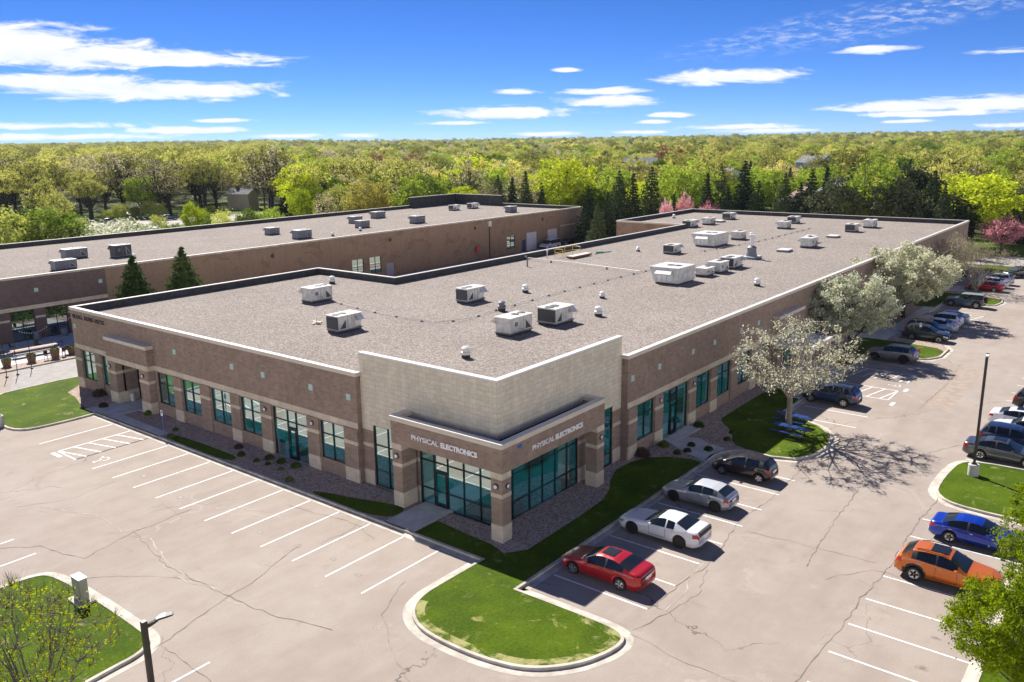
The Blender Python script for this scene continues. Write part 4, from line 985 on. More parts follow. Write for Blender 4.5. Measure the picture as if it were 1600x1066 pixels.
# pipes
def pipe(px, z, rad, mat, label, block=2.4):
    P = [(*G(a, c, z), z) for a, c in px]; m = MB(); m.tube(P, rad, mat, 6); o = empty('roof_pipe', P[0]); tag(o, label, 'pipe')
    m.build('pipe_run', o, origin=P[0], loc=(0, 0, 0)); mb = MB()
    for a, c in zip(P, P[1:]):
        n = max(1, int(math.dist(a, c)/block))
        for i in range(n): t = (i+.5)/n; x, y = a[0]+(c[0]-a[0])*t, a[1]+(c[1]-a[1])*t; mb.box(x-.09, x+.09, y-.08, y+.08, Z_R, z-rad, 'unit_grey')
    mb.build('support_block', o, origin=P[0], loc=(0, 0, 0))
pipe([(521, 470), (545, 477), (600, 490), (680, 504), (735, 497), (760, 488), (870, 457), (960, 434), (1000, 425), (1052, 413)], Z_R+.14, .03, 'unit_metal', 'long grey gas pipe on blocks across the middle of the roof')
pipe([(1092, 393), (1180, 378), (1268, 356)], Z_R+.14, .03, 'unit_metal', 'far gas pipe on blocks between the back roof units')
pipe([(824, 403), (900, 411), (1000, 424)], Z_R+.3, .07, 'cap_metal', 'pale pipe running from the left parapet to the gas pipe', 5)
x, y = G(824, 417, Z_R); m = MB(); m.tube([(0, 0, 0), (0, 0, 1.1), (.0, .1, 1.25), (.0, .3, 1.2)], .09, 'unit_grey', 8); tag(m.build('vent_pipe', loc=(x, y, Z_R)), 'grey gooseneck pipe at the left parapet', 'pipe')
x, y = G(855, 405, Z_R); m = MB(); m.tube([(0, 0, 0), (0, 0, 1.0)], .06, 'cap_metal', 8); m.lathe([(.13, 1.0), (.13, 1.1)], 'cap_metal'); tag(m.build('vent_pipe', loc=(x, y, Z_R)), 'slim white capped pipe beside the left parapet', 'pipe')
# roof hatch, yellow guard rail, rust red ladder box and green hose
x, y = G(905, 402, Z_R); r = empty('roof_hatch', (x, y, Z_R)); tag(r, 'roof hatch with yellow guard rail beside the parapet', 'roof hatch')
m = MB(); m.box(-2.2, 2.2, -.5, .5, .1, .35, 'shingle_brown', 'coping'); m.build('hatch_cover', r)
m = MB()
for a, c in ((-2.0, 1.2), (-2.0, 2.4), (0.2, 2.4), (2.0, 2.4), (2.0, 1.2)): m.tube([(a, c, 0), (a, c, 1.1)], .035, 'yellow_paint', 6)
for z in (.6, 1.1): m.tube([(-2.0, 1.2, z), (-2.0, 2.4, z), (2.0, 2.4, z), (2.0, 1.2, z)], .035, 'yellow_paint', 6)
m.build('guard_rail', r)
x, y = G(930, 398, Z_R); m = MB(); m.tube([(0, 0, .05), (.9, .5, .05), (1.8, -.2, .05), (2.6, .4, .05), (1.6, .9, .05), (.6, .3, .06), (1.9, .1, .06), (3.4, -.3, .05)], .07, 'hose_green', 6); tag(m.build('hose', loc=(x, y, Z_R)), 'green hose lying loose on the gravel by the yellow rail', 'hose')
x, y = G(495, 506, Z_R); m = MB(); m.box(-.5, .5, -.12, .12, 0, .12, 'coping'); m.box(-.1, .1, -.5, .5, .121, .2, 'coping'); m.tube([(0, 0, .2), (0, 0, .6)], .03, 'coping', 6); tag(m.build('antenna_base', loc=(x, y, Z_R)), 'small pale cross shaped mount left of the nearest roof unit', 'mount')

# ================================================================ vehicles
def smooth(xs, ys, w=3):
    k = np.ones(2*w+1)/(2*w+1); yp = np.pad(ys, w, mode='edge'); return np.convolve(yp, k, 'valid')
SPECS = {
 'sedan': dict(L=4.82, W=1.84, wb=2.78, fo=.93, r=.335, top=[(0, .60), (.12, .70), (.5, .80), (1.25, .93), (1.42, .98), (2.15, 1.38), (2.5, 1.45), (3.2, 1.43), (3.55, 1.36), (4.2, 1.10), (4.65, 1.06), (4.78, .98), (4.82, .80)],
    belt=[(0, .55), (.5, .72), (1.4, .90), (3.8, 1.0), (4.82, .95)], ws=(1.38, 2.16), rs=(3.55, 4.16), sw=[(1.75, 2.78), (2.88, 3.85)], tum=.5),
 'coupe': dict(L=5.0, W=1.92, wb=2.95, fo=.95, r=.36, top=[(0, .66), (.12, .78), (.6, .88), (1.5, .97), (1.75, 1.0), (2.5, 1.38), (2.8, 1.44), (3.4, 1.41), (3.65, 1.36), (4.3, 1.12), (4.85, 1.10), (4.96, 1.02), (5.0, .85)],
    belt=[(0, .60), (.5, .78), (1.7, .92), (3.2, .98), (4.2, 1.04), (5.0, 1.0)], ws=(1.68, 2.5), rs=(3.62, 4.28), sw=[(2.05, 3.0), (3.08, 3.55)], tum=.52),
 'hatch': dict(L=4.46, W=1.8, wb=2.72, fo=.90, r=.34, top=[(0, .60), (.12, .72), (.5, .82), (1.35, .96), (1.5, 1.0), (2.15, 1.38), (2.5, 1.44), (3.3, 1.42), (3.75, 1.33), (4.22, 1.08), (4.36, 1.0), (4.44, .9), (4.46, .75)],
    belt=[(0, .56), (.5, .74), (1.5, .92), (3.6, 1.02), (4.46, .94)], ws=(1.48, 2.16), rs=(3.72, 4.22), sw=[(1.85, 2.7), (2.78, 3.45)], tum=.48),
 'minihatch': dict(L=4.07, W=1.7, wb=2.53, fo=.82, r=.31, top=[(0, .62), (.1, .75), (.4, .88), (.95, 1.04), (1.05, 1.08), (1.85, 1.46), (2.2, 1.52), (3.1, 1.51), (3.6, 1.45), (3.92, 1.10), (4.0, .98), (4.07, .75)],
    belt=[(0, .58), (.5, .82), (1.1, .93), (3.6, 1.05), (4.07, .96)], ws=(1.03, 1.86), rs=(3.58, 3.92), sw=[(1.5, 2.35), (2.43, 3.3)], tum=.42),
 'suv': dict(L=4.6, W=1.86, wb=2.67, fo=.90, r=.36, top=[(0, .72), (.1, .86), (.4, .98), (1.15, 1.07), (1.3, 1.11), (1.95, 1.55), (2.3, 1.65), (3.4, 1.66), (4.05, 1.6), (4.38, 1.22), (4.5, 1.12), (4.6, .82)],
    belt=[(0, .66), (.5, .88), (1.3, 1.03), (3.8, 1.14), (4.6, 1.08)], ws=(1.26, 1.97), rs=(4.0, 4.36), sw=[(1.65, 2.6), (2.68, 3.45), (3.53, 3.92)], tum=.38, clad=1),
 'crossover': dict(L=4.47, W=1.8, wb=2.67, fo=.88, r=.35, top=[(0, .68), (.1, .8), (.5, .92), (1.25, 1.02), (1.4, 1.06), (2.1, 1.49), (2.45, 1.58), (3.2, 1.57), (3.75, 1.5), (4.2, 1.18), (4.35, 1.06), (4.47, .78)],
    belt=[(0, .62), (.5, .84), (1.4, .98), (3.6, 1.12), (4.47, 1.02)], ws=(1.36, 2.1), rs=(3.74, 4.2), sw=[(1.75, 2.62), (2.7, 3.5)], tum=.42, clad=1),
 'jeep': dict(L=4.4, W=1.86, wb=2.95, fo=.62, r=.40, top=[(0, .95), (.06, 1.1), (1.35, 1.15), (1.42, 1.18), (1.78, 1.74), (1.95, 1.80), (4.2, 1.80), (4.3, 1.76), (4.36, 1.2), (4.4, .9)],
    belt=[(0, .9), (1.4, 1.12), (4.4, 1.15)], ws=(1.40, 1.80), rs=(4.28, 4.37), sw=[(1.72, 2.55), (2.65, 3.35), (3.45, 4.15)], tum=.18, clad=1),
 'van': dict(L=5.3, W=1.98, wb=3.3, fo=.9, r=.35, top=[(0, .8), (.1, .95), (.8, 1.15), (.95, 1.22), (1.75, 1.85), (2.1, 1.95), (5.1, 1.95), (5.25, 1.85), (5.3, .8)],
    belt=[(0, .75), (.9, 1.15), (5.3, 1.2)], ws=(.92, 1.76), rs=(5.22, 5.28), sw=[(1.4, 2.3)], tum=.2)}
def car(label, kind, col, cx, cy, heading, cat='car', alloy='alloy', metal=.35, roof=None, sunroof=False, scale=1.0, name='parked_car', group=None, rails=False):
    """heading: direction of the nose in degrees; cx, cy the centre on the ground"""
    s = SPECS[kind]; L, Wd = s['L'], s['W']; pn = 'paint_%02x%02x%02x%d' % (*[int(255*c) for c in col], int(metal*10))
    if pn not in MATS: paint(pn, col, metal)
    rn = pn
    if roof: rn = 'paint_roof_%02x' % int(255*roof[0]); (rn in MATS) or paint(rn, roof, 0)
    root = empty(name, (cx, cy, 0.0), R_(heading)); tag(root, label, cat, group); root.scale = (scale,)*3
    wx = [s['fo'], s['fo']+s['wb']]; r = s['r']; ra = r+.055; z0 = .24 if not s.get('clad') else .30
    ks = set(np.round(np.linspace(0, L, 61), 3)) | {s['ws'][0], s['ws'][1], s['rs'][0], s['rs'][1], .03, L-.03, .06}
    for a, c in s['sw']: ks |= {a, c}
    for w in wx:
        for k in range(-6, 7): ks.add(w+ra*math.sin(k*math.pi/12))
        ks |= {w-ra-.002, w+ra+.002}
    S = np.array(sorted(k for k in ks if 0 <= k <= L))
    keep = [0]
    for i in range(1, len(S)):
        if S[i]-S[keep[-1]] > .0015: keep.append(i)
    S = S[keep]
    g = np.linspace(0, L, 400); zt = np.interp(S, g, smooth(g, np.interp(g, *zip(*s['top'])), 4)); zs = np.interp(S, g, smooth(g, np.interp(g, *zip(*s['belt'])), 8))
    zs = np.minimum(zs, zt-.05)
    box = kind in ('jeep', 'van')
    nt_, tt = (.55, .45) if not box else (.25, .15); kn, kt = (.30, .20) if not box else (.10, .04)
    hw = Wd/2*(1-kn*np.clip(1-S/nt_, 0, 1)**2.2-kt*np.clip(1-(L-S)/tt, 0, 1)**2.2)
    zb = np.full(len(S), z0); zb += .08*np.clip(1-S/.25, 0, 1)+.10*np.clip(1-(L-S)/.3, 0, 1)
    zw = r
    arch = zb.copy()
    for w in wx:
        d = np.abs(S-w); ins = d <= ra+.0005; arch[ins] = np.maximum(zb[ins], zw+np.sqrt(np.maximum(0, ra*ra-d[ins]**2)))
    V = []; NR = 10
    for i in range(len(S)):
        x = L/2-S[i]; h = zt[i]-zs[i]; w = hw[i]; a = arch[i]
        zl = lambda t: a+t*max(.02, zs[i]-a)
        inset = min(h*s['tum'], .30)
        ring = [(0, a-.01), (w*.86, a-.01), (w*.975, a+.015), (w, zl(.42)), (w*.995, zl(.72)), (w*.95, zs[i]), (w*.95-inset*.92-min(h, .06)*.5, zs[i]+h*.88), (max(.1, w*.95-inset-.16), zs[i]+h*.975), (w*.35, zs[i]+h*.997), (0, zt[i]+.004)]
        V.append([(x, -q[0], q[1]) for q in ring]+[(x, q[0], q[1]) for q in ring[::-1][1:-1]])
    n = len(V[0]); flat = [p for rg in V for p in rg]; F = {}
    def add(tag_, q, m_): F.setdefault(tag_, []).append((q, m_))
    side = lambda j: 'R' if j < 9 else 'L'
    for i in range(len(S)-1):
        sm = (S[i]+S[i+1])/2
        for j in range(n):
            jj = j if j < 9 else 17-j    # segment index from the bottom, mirrored
            q = (i*n+j, i*n+(j+1) % n, (i+1)*n+(j+1) % n, (i+1)*n+j)
            t_ = 'body'; m_ = pn
            inw = any(a < sm < c for a, c in s['sw']); cab = s['ws'][0] < sm < s['rs'][1]
            if jj == 5 and inw and zt[i]-zs[i] > .14: t_ = 'side_window'+side(j); m_ = 'car_glass'
            elif jj == 5 and cab and s['ws'][1] < sm < s['rs'][0] and not inw: m_ = 'plastic_black' if kind != 'coupe' else pn
            elif jj >= 6 and s['ws'][0] < sm < s['ws'][1]: t_ = 'windshield'; m_ = 'car_glass'
            elif jj >= 6 and s['rs'][0] < sm < s['rs'][1]: t_ = 'rear_window'; m_ = 'car_glass'
            elif jj >= 6 and s['ws'][1] < sm < s['rs'][0]: m_ = rn if jj > 6 or roof else pn
            elif jj in (0,): m_ = 'plastic_black'
            elif jj in (1, 2) and s.get('clad') and (jj == 1 or any(abs(sm-w) < ra+.12 for w in wx)) : m_ = 'plastic_black'
            elif jj in (3, 4) and .06 < sm < .46 and jj == 4: t_ = 'headlight'+side(j); m_ = 'lamp_glass'
            elif jj == 4 and L-.30 < sm < L-.015: t_ = 'taillight'+side(j); m_ = 'tail_red'
            add(t_, q, m_)
    for e, i in (('front', 0), ('rear', len(S)-1)):
        for j in range(9):
            a, c = i*n+j, i*n+j+1; d, e2 = i*n+(n-j) % n, i*n+(n-j-1) % n
            q = [a, c, e2, d] if e == 'front' else [d, e2, c, a]
            q = list(dict.fromkeys(q))
            if len(q) < 3: continue
            mm = pn
            if e == 'front' and j in (2, 3): mm = 'plastic_black'
            if j in (0, 1): mm = 'plastic_black'
            add('body', tuple(q), mm)
    def mk(nm, lst, par):
        used = sorted({v for q, _ in lst for v in q}); mp = {v: k for k, v in enumerate(used)}
        m = MB(); m.v = [flat[v] for v in used]
        for q, mt in lst: m.f.append(tuple(mp[v] for v in q)); m.m.append(m.mi(mt))
        return m.build(nm, par, smooth=not box)
    body = mk('body', F.pop('body'), root)
    for k, lst in F.items(): mk(k.rstrip('LR'), lst, root)
    m = MB(); zz = min(z0+.45, .8); m.box(-L/2+.25, L/2-.25, -Wd/2+.16, Wd/2-.16, z0-.02, zz, 'plastic_black'); m.build('underbody', root)
    for w in wx:
        for sd_ in (-1, 1):
            wr = empty('wheel', (L/2-w, sd_*(Wd/2-.125), r)); wr.parent = root
            m = MB(); m.lathe([(r*.66, -.10), (r*.94, -.11), (r, -.08), (r, .08), (r*.94, .11), (r*.66, .10)], 'rubber', n=28, axis='y'); m.build('tyre', wr, smooth=False)
            m = MB(); y_ = .085*sd_; m.lathe([(r*.665, y_-.02), (r*.665, y_+.025*sd_), (r*.61, y_+.025*sd_), (r*.6, y_-.015*sd_)][::1], alloy, n=24, axis='y')
            m.box(-.01, .01, y_-.02, y_, -.01, .01, alloy)
            for k in range(5):
                t = k*2*math.pi/5; c_, s_ = math.cos(t), math.sin(t); p_, q_ = (-s_, c_)
                wd = .055
                pts = [(c_*.03+p_*wd, s_*.03+q_*wd), (c_*.03-p_*wd, s_*.03-q_*wd), (c_*r*.62-p_*wd*.6, s_*r*.62-q_*wd*.6), (c_*r*.62+p_*wd*.6, s_*r*.62+q_*wd*.6)]
                m.poly([(a, y_+.02*sd_, c) for a, c in pts], alloy)
            m.build('rim', wr)
    cx_ = s['ws'][0]+.32
    for sd_ in (-1, 1):
        zz = float(np.interp(cx_, S, zs))+.06; m = MB(); m.box(-.09, .07, -.10, .10, -.055, .065, pn); m.build('mirror', root, loc=(L/2-cx_-.1, sd_*(Wd/2+.06), zz), bevel=.03)
        m = MB()
        for a, c in s['sw'][:2]:
            m.box(L/2-c+.06, L/2-c+.24, -.012, .012, 0, .03, 'chrome' if kind != 'coupe' else pn)
        m.build('door_handle', root, loc=(0, sd_*(Wd/2+.004), float(np.interp(2.8, S, zs))-.14))
    for sd_ in (-1, 1):
        m = MB(); xs_ = [s['sw'][0][0]-.02, (s['sw'][0][1]+s['sw'][1][0])/2 if len(s['sw']) > 1 else s['sw'][0][1]]+([s['sw'][1][1]-.12] if kind not in ('coupe', 'van') else [])
        for q in xs_: m.box(L/2-q-.007, L/2-q+.007, sd_*(Wd/2-.02), sd_*(Wd/2+.002), .40, float(np.interp(q, S, zs))-.10, 'plastic_black')
        m.box(L/2-xs_[-1], L/2-xs_[0], sd_*(Wd/2-.02), sd_*(Wd/2+.003), .395, .41, 'plastic_black'); m.build('door_seam', root)
    if kind == 'coupe':
        m = MB(); m.box(-L/2-.016, -L/2+.03, -Wd*.37, Wd*.37, .86, 1.02, 'plastic_black'); m.build('tail_panel', root); m = MB(); m.box(-L/2-.02, -L/2+.12, -Wd*.36, Wd*.36, 1.08, 1.12, 'plastic_black'); m.build('spoiler', root)
    m = MB(); zp = .78 if not box else .7; m.box(-L/2-.012, -L/2+.002, -.26, .26, zp-.10, zp+.05, 'lamp_white'); m.build('licence_plate', root)
    m = MB(); m.box(-L/2-.03, -L/2+.06, -Wd*.36, Wd*.36, .33, .50, pn if not s.get('clad') else 'plastic_black'); m.build('bumper', root, bevel=.02)
    if sunroof:
        x_ = L/2-(s['ws'][1]+.55); zr = float(np.interp(s['ws'][1]+.55, S, zt)); m = MB(); m.box(-.36, .36, -.40, .40, 0, .012, 'car_glass'); m.build('sunroof', root, loc=(x_, 0, zr+.006))
    if rails:
        for sd_ in (-1, 1):
            m = MB(); P = []
            for k in range(7):
                sx_ = s['ws'][1]+.2+k*(s['rs'][0]-s['ws'][1]-.35)/6; P.append((L/2-sx_, sd_*(Wd*.475-.30-.02), float(np.interp(sx_, S, zt))+.03))
            m.tube(P, .022, 'plastic_black', 6); m.build('roof_rail', root)
    if kind == 'jeep':
        m = MB(); m.lathe([(.22, -L/2-.26), (.37, -L/2-.27), (.39, -L/2-.2), (.39, -L/2-.05), (.3, -L/2)], 'rubber', (0, 0, 1.05), 24, 'x'); m.build('spare_wheel', root)
        for w in wx:
            for sd_ in (-1, 1): m = MB(); m.box(L/2-w-.5, L/2-w+.5, sd_*(Wd/2-.02), sd_*(Wd/2+.11), .80, .87, 'plastic_black'); m.build('fender', root, bevel=.02)
    return root
RED = (.42, .008, .012); WHT = (.74, .74, .76); SIL = (.36, .38, .42); BLK = (.02, .014, .018); NAVY = (.02, .035, .09); BLUE = (.006, .045, .42); ORG = (.62, .14, .006); GRY = (.10, .105, .115); PALE = (.27, .28, .29)
car('red sedan with a sunroof, nearest car to the grass tongue', 'sedan', RED, -.85, -7.75, 90, sunroof=True, metal=.2)
car('white two door muscle coupe with black wheels beside the red sedan', 'coupe', WHT, 4.92, -7.92, 90, alloy='dark_alloy', metal=0)
car('silver blue hatchback with black wheels and pale roof', 'hatch', SIL, 10.2, -7.5, 90, alloy='dark_alloy', metal=.5, roof=(.55, .56, .58))
car('small black hatchback parked closest to the picnic tables', 'minihatch', BLK, 15.85, -7.95, 90, metal=.3)
car('dark blue sport utility parked beneath the half bare tree, beside the hatched bay', 'suv', (.02, .04, .10), 34.95, -7.35, 90, 'suv', rails=True)
car('grey crossover with black wheels, parked left of the red hydrant', 'suv', (.22, .22, .215), 52.0, -7.7, 90, 'suv', alloy='dark_alloy', metal=.5)
car('dark grey sport utility backed in, nose to the aisle, past the hydrant island', 'suv', (.035, .04, .055), 63.1, -8.35, 270, 'suv', rails=True)
car('black sport utility half hidden behind the backed in one', 'suv', (.015, .02, .03), 65.9, -7.9, 270, 'suv')
car('silver white sedan in shade between two sport utilities', 'sedan', (.5, .52, .55), 68.6, -7.9, 90)
car('white sport utility in the row under the large blossoming tree', 'suv', (.66, .67, .7), 71.35, -8.0, 90, 'suv', alloy='dark_alloy', metal=.1)
car('steel blue sedan, last of the row before the hatched space', 'sedan', (.16, .24, .36), 74.1, -7.95, 90)
car('slate blue boxy off road wagon with a spare wheel on its back', 'jeep', (.06, .11, .15), 85.6, -7.9, 90, 'off road car', alloy='alloy', metal=.2, roof=(.3, .34, .36))
car('bright red sedan behind the thin bare tree', 'sedan', (.42, .01, .03), 99.6, -7.7, 90)
car('white sedan next to the bright red sedan at the far end', 'sedan', (.66, .68, .72), 103.4, -7.7, 90)
car('pale blue sport utility, last in the far row', 'suv', (.4, .47, .6), 106.3, -8.0, 90, 'suv')
car('large black car with chrome wheels at the far right edge', 'suv', (.012, .015, .02), 115.0, -9.6, 140, 'suv', metal=.2)
car('orange crossover with black trim and sunroof in the right hand row', 'crossover', ORG, 8.8, -21.65, 270, 'crossover', sunroof=True, metal=.25, rails=True, scale=1.05)
car('bright blue hatchback parked beside the orange crossover', 'sedan', BLUE, 14.25, -22.0, 270, metal=.4, scale=.96)
car('dark grey sedan beside the concrete based lamp island', 'sedan', GRY, 28.8, -21.0, 270, sunroof=True, metal=.5)
car('navy sport utility between the dark grey sedan and a white one', 'suv', NAVY, 31.6, -21.3, 270, 'suv', metal=.4)
car('white sport utility facing the aisle on the right edge', 'suv', WHT, 34.3, -21.6, 90, 'suv', metal=0)
car('white sedan with red tail lights, farthest of the right edge group', 'sedan', WHT, 37.0, -21.2, 270, metal=0, sunroof=True)
car('black pickup sized car behind the white ones at the right edge', 'suv', BLK, 42.5, -21.9, 270, 'suv')
car('white delivery van outside the overhead doors of the rear building', 'van', (.62, .66, .76), 104.6, 71.6, 183, 'van', metal=0, name='delivery_van')
car('black sport utility parked past the white delivery van', 'suv', BLK, 110.6, 71.4, 182, 'suv')
car('dark car driving on the highway, left one', 'sedan', (.08, .09, .12), *G(170, 349), -16, name='moving_car')
car('navy car driving on the highway, right one', 'suv', (.02, .05, .2), *G(265, 344), -16, 'suv', name='moving_car')

# ================================================================ trees and plants
def leaf_mesh(name, C, N, size, mat, rng, aspect=.55, parent=None, outward=None, droop=0):
    """many small diamond leaves: C centres (k,3), repeated"""
    n = len(C)
    nrm = rng.normal(size=(n, 3)); 
    if outward is not None: nrm += outward*1.1
    nrm[:, 2] += .35
    nrm /= np.linalg.norm(nrm, axis=1)[:, None]+1e-9
    t = rng.normal(size=(n, 3)); u = np.cross(nrm, t); u /= np.linalg.norm(u, axis=1)[:, None]+1e-9
    v = np.cross(nrm, u)
    if droop: u[:, 2] -= droop; u /= np.linalg.norm(u, axis=1)[:, None]
    sz = size*rng.uniform(.6, 1.35, n)[:, None]
    P = np.stack([C-u*sz, C-v*sz*aspect, C+u*sz, C+v*sz*aspect], 1).reshape(-1, 3)
    me = bpy.data.meshes.new(name); me.vertices.add(n*4); me.vertices.foreach_set('co', P.astype(np.float32).ravel())
    me.loops.add(n*4); me.loops.foreach_set('vertex_index', np.arange(n*4, dtype=np.int32))
    me.polygons.add(n); me.polygons.foreach_set('loop_start', np.arange(0, n*4, 4, dtype=np.int32)); me.polygons.foreach_set('loop_total', np.full(n, 4, dtype=np.int32))
    me.materials.append(MATS[mat]); me.update(calc_edges=True)
    return me
def skeleton(rng, H, R, zc, rz, n_limb, n_clump, trunk_r, base_h, flat=0.0, multi=False, lean=(0, 0), twigs=2, vase=False):
    """clump centres filling an uneven crown and the branches that reach them"""
    m = MB(); cl = []
    lob = rng.uniform(0, 6.28, 4)
    tries = 0
    while len(cl) < n_clump and tries < n_clump*40:
        tries += 1
        d = rng.normal(size=3); d /= np.linalg.norm(d)
        rr = rng.uniform(.25, 1)**.45
        az = math.atan2(d[1], d[0]); k = 1+.16*math.sin(2*az+lob[0])+.12*math.sin(3*az+lob[1])+.10*math.sin(4*d[2]+lob[2])
        q = np.array([d[0]*R*rr*k, d[1]*R*rr*k, zc+d[2]*rz*rr*k])
        if d[2] < 0 and flat: q[2] = zc+d[2]*rz*rr*(1-flat)
        if q[2] > H: q[2] = H
        if any(np.sum((q-c)**2) < (R*.17)**2 for c in cl[-60:]): continue
        cl.append(q)
    cl = np.array(cl); m_t = 'bark'
    order = rng.permutation(len(cl))[:n_limb]; limbs = []
    if multi: starts = [(rng.normal()*.12, rng.normal()*.12, base_h*.2) for _ in range(n_limb)]
    top = zc+rz*.35
    if not multi: m.tube([(0, 0, -.1), (lean[0]*.3, lean[1]*.3, base_h*.5), (lean[0]*.6, lean[1]*.6, base_h), (lean[0], lean[1], (base_h+top)/2), (lean[0]*1.2, lean[1]*1.2, top)], [trunk_r*1.25, trunk_r, trunk_r*.85, trunk_r*.5, trunk_r*.15], m_t, 9)
    for k, i in enumerate(order):
        e = cl[i]; f = rng.uniform(0, .8)
        s_ = np.array(starts[k]) if multi else np.array([lean[0]*.7, lean[1]*.7, base_h+(zc-base_h)*f*.9])
        mid = s_*.5+e*.5+np.array([0, 0, (e[2]-s_[2])*(-.12 if not vase else -.04)])+rng.normal(size=3)*R*.05
        P = [s_, s_*.62+mid*.38+rng.normal(size=3)*R*.02, mid, mid*.45+e*.55+rng.normal(size=3)*R*.03, e]
        r0 = trunk_r*(.45 if not multi else .5)*rng.uniform(.7, 1.1)
        m.tube(P, [r0, r0*.75, r0*.55, r0*.32, r0*.12], m_t, 6, False); limbs.append(np.array([P[0]*(1-t)+P[2]*t if t < 1 else P[2] for t in (.3, .6, 1)]+[P[3], P[4]]))
    LP = np.concatenate(limbs)
    for c in cl:
        dd = np.sum((LP-c)**2, 1)+np.where(LP[:, 2] > c[2]+.2, 9, 0); q = LP[np.argmin(dd)]
        mid = (q+c)/2+rng.normal(size=3)*R*.03; r0 = trunk_r*(.13 if H < 10 else .2)
        m.tube([q, mid, c], [r0, r0*.7, r0*.3], m_t, 4, False)
        for _ in range(twigs):
            d = rng.normal(size=3); d[2] = abs(d[2])*.6+(1.2 if vase and multi else 0); d += (c-np.array([0, 0, zc]))/R*.8; d /= np.linalg.norm(d)
            m.tube([c-d*R*.02, c+d*R*rng.uniform(.10, .2)], [r0*.4, r0*.12], m_t, 3, False)
    return m, cl
def crown_points(rng, cl, per, rad, squash=.75):
    k = len(cl); n = k*per; idx = np.repeat(np.arange(k), per)
    off = rng.normal(size=(n, 3))*rad*rng.uniform(.6, 1.25, k)[idx][:, None]; off[:, 2] *= squash
    return cl[idx]+off, off/(np.linalg.norm(off, axis=1)[:, None]+1e-9)
PROTO = {}
def proto_tree(key, H, R, zc, rz, mat, bark='bark', seed=1, limbs=12, clumps=70, per=45, leaf=.3, rad=.8, trunk=.3, base=3.0, density=1.0, flat=.3, multi=False, twigs=2, vase=False, lean=(0, 0)):
    rng = np.random.default_rng(seed); m, cl = skeleton(rng, H, R, zc, rz, limbs, clumps, trunk, base, flat, multi, lean, twigs, vase)
    m.mats = [bark]; wood = bpy.data.meshes.new(key+'_trunk'); wood.from_pydata([tuple(map(float, v)) for v in m.v], [], m.f); wood.materials.append(MATS[bark]); wood.polygons.foreach_set('use_smooth', [True]*len(wood.polygons)); wood.update()
    C, N = crown_points(rng, cl, int(per*density), rad); crown = leaf_mesh(key+'_crown', C, None, leaf, mat, rng, outward=N)
    PROTO[key] = (wood, crown, H); return PROTO[key]
def proto_conifer(key, H, R, mat, seed=1, tiers=26, leaf=.34, per=95, power=.85, base=.4, ragged=.25, bark='bark_dark'):
    rng = np.random.default_rng(seed); m = MB(); m.mats = [bark]; m.tube([(0, 0, -.1), (0, 0, H*.5), (0, 0, H*.97)], [H*.018, H*.011, .02], bark, 7)
    C = []; N = []
    for t in range(tiers):
        f = t/(tiers-1); z = base+(H-base)*f; r = R*(1-f)**power*(1+rng.normal()*.06)+.12
        nb = max(4, int(13*(1-f)+4)); ph = rng.uniform(0, 6.28)
        for k in range(nb):
            a = ph+k*2*math.pi/nb+rng.normal()*.12; rr = r*(1+rng.normal()*ragged*.5); e = np.array([math.cos(a)*rr, math.sin(a)*rr, z-rr*.22+rng.normal()*.1])
            s_ = np.array([0, 0, z+rr*.02]); 
            if k % 2 == 0: m.tube([s_, (s_+e)/2+np.array([0, 0, .03*rr]), e], [.035, .025, .008], bark, 3, False)
            n_ = max(4, int(per*(1-f*.75)/13)*2); u = rng.uniform(.15, 1.05, n_)**.7; P = s_+(e-s_)*u[:, None]+rng.normal(size=(n_, 3))*np.array([.17, .17, .11])*(.35+rr*.42)*(.4+.6*u[:, None])
            C.append(P); N.append(np.tile(np.array([math.cos(a), math.sin(a), .2]), (n_, 1)))
    C = np.concatenate(C); N = np.concatenate(N)
    wood = bpy.data.meshes.new(key+'_trunk'); wood.from_pydata([tuple(map(float, v)) for v in m.v], [], m.f); wood.materials.append(MATS[bark]); wood.update()
    crown = leaf_mesh(key+'_crown', C, None, leaf, mat, rng, aspect=.4, outward=N, droop=.25)
    PROTO[key] = (wood, crown, H); return PROTO[key]
def plant(key, name, label, loc, s=1.0, rz=None, cat='tree', group=None, sx=None):
    wood, crown, H = PROTO[key]; r = empty(name, loc, random.uniform(0, 6.28) if rz is None else rz); tag(r, label, cat, group); sx = sx or s; r.scale = (sx, sx, s)
    for nm, me in (('trunk', wood), ('crown', crown)):
        o = bpy.data.objects.new(nm, me); COL.objects.link(o); o.parent = r
    return r
# kinds used by the woods
proto_tree('oak_a', 18, 7.2, 12.0, 5.8, 'leaf_olive', 'bark_black', 11, 22, 130, 30, .27, .55, .62, 3.5, twigs=3, flat=.6)
proto_tree('oak_b', 19, 6.3, 12.6, 6.0, 'leaf_olive', 'bark_black', 12, 20, 110, 30, .27, .55, .58, 4.0, twigs=3, flat=.5)
proto_tree('oak_c', 17, 7.0, 10.5, 6.2, 'leaf_taupe', 'bark_black', 13, 22, 120, 18, .24, .6, .55, 3.0, twigs=5)
proto_tree('green_a', 16, 5.8, 9.5, 6.0, 'leaf_green', 'bark_dark', 14, 12, 110, 62, .30, .72, .3, 2.5)
proto_tree('green_b', 14, 5.0, 8.2, 5.4, 'leaf_green', 'bark_dark', 15, 10, 95, 62, .28, .68, .28, 2.0)
proto_tree('lime_a', 15, 5.6, 9.0, 5.6, 'leaf_lime', 'bark_dark', 16, 12, 105, 58, .27, .68, .28, 2.5)
proto_tree('gold_a', 16, 6.0, 9.5, 5.8, 'leaf_gold', 'bark', 17, 14, 115, 56, .27, .72, .3, 2.5)
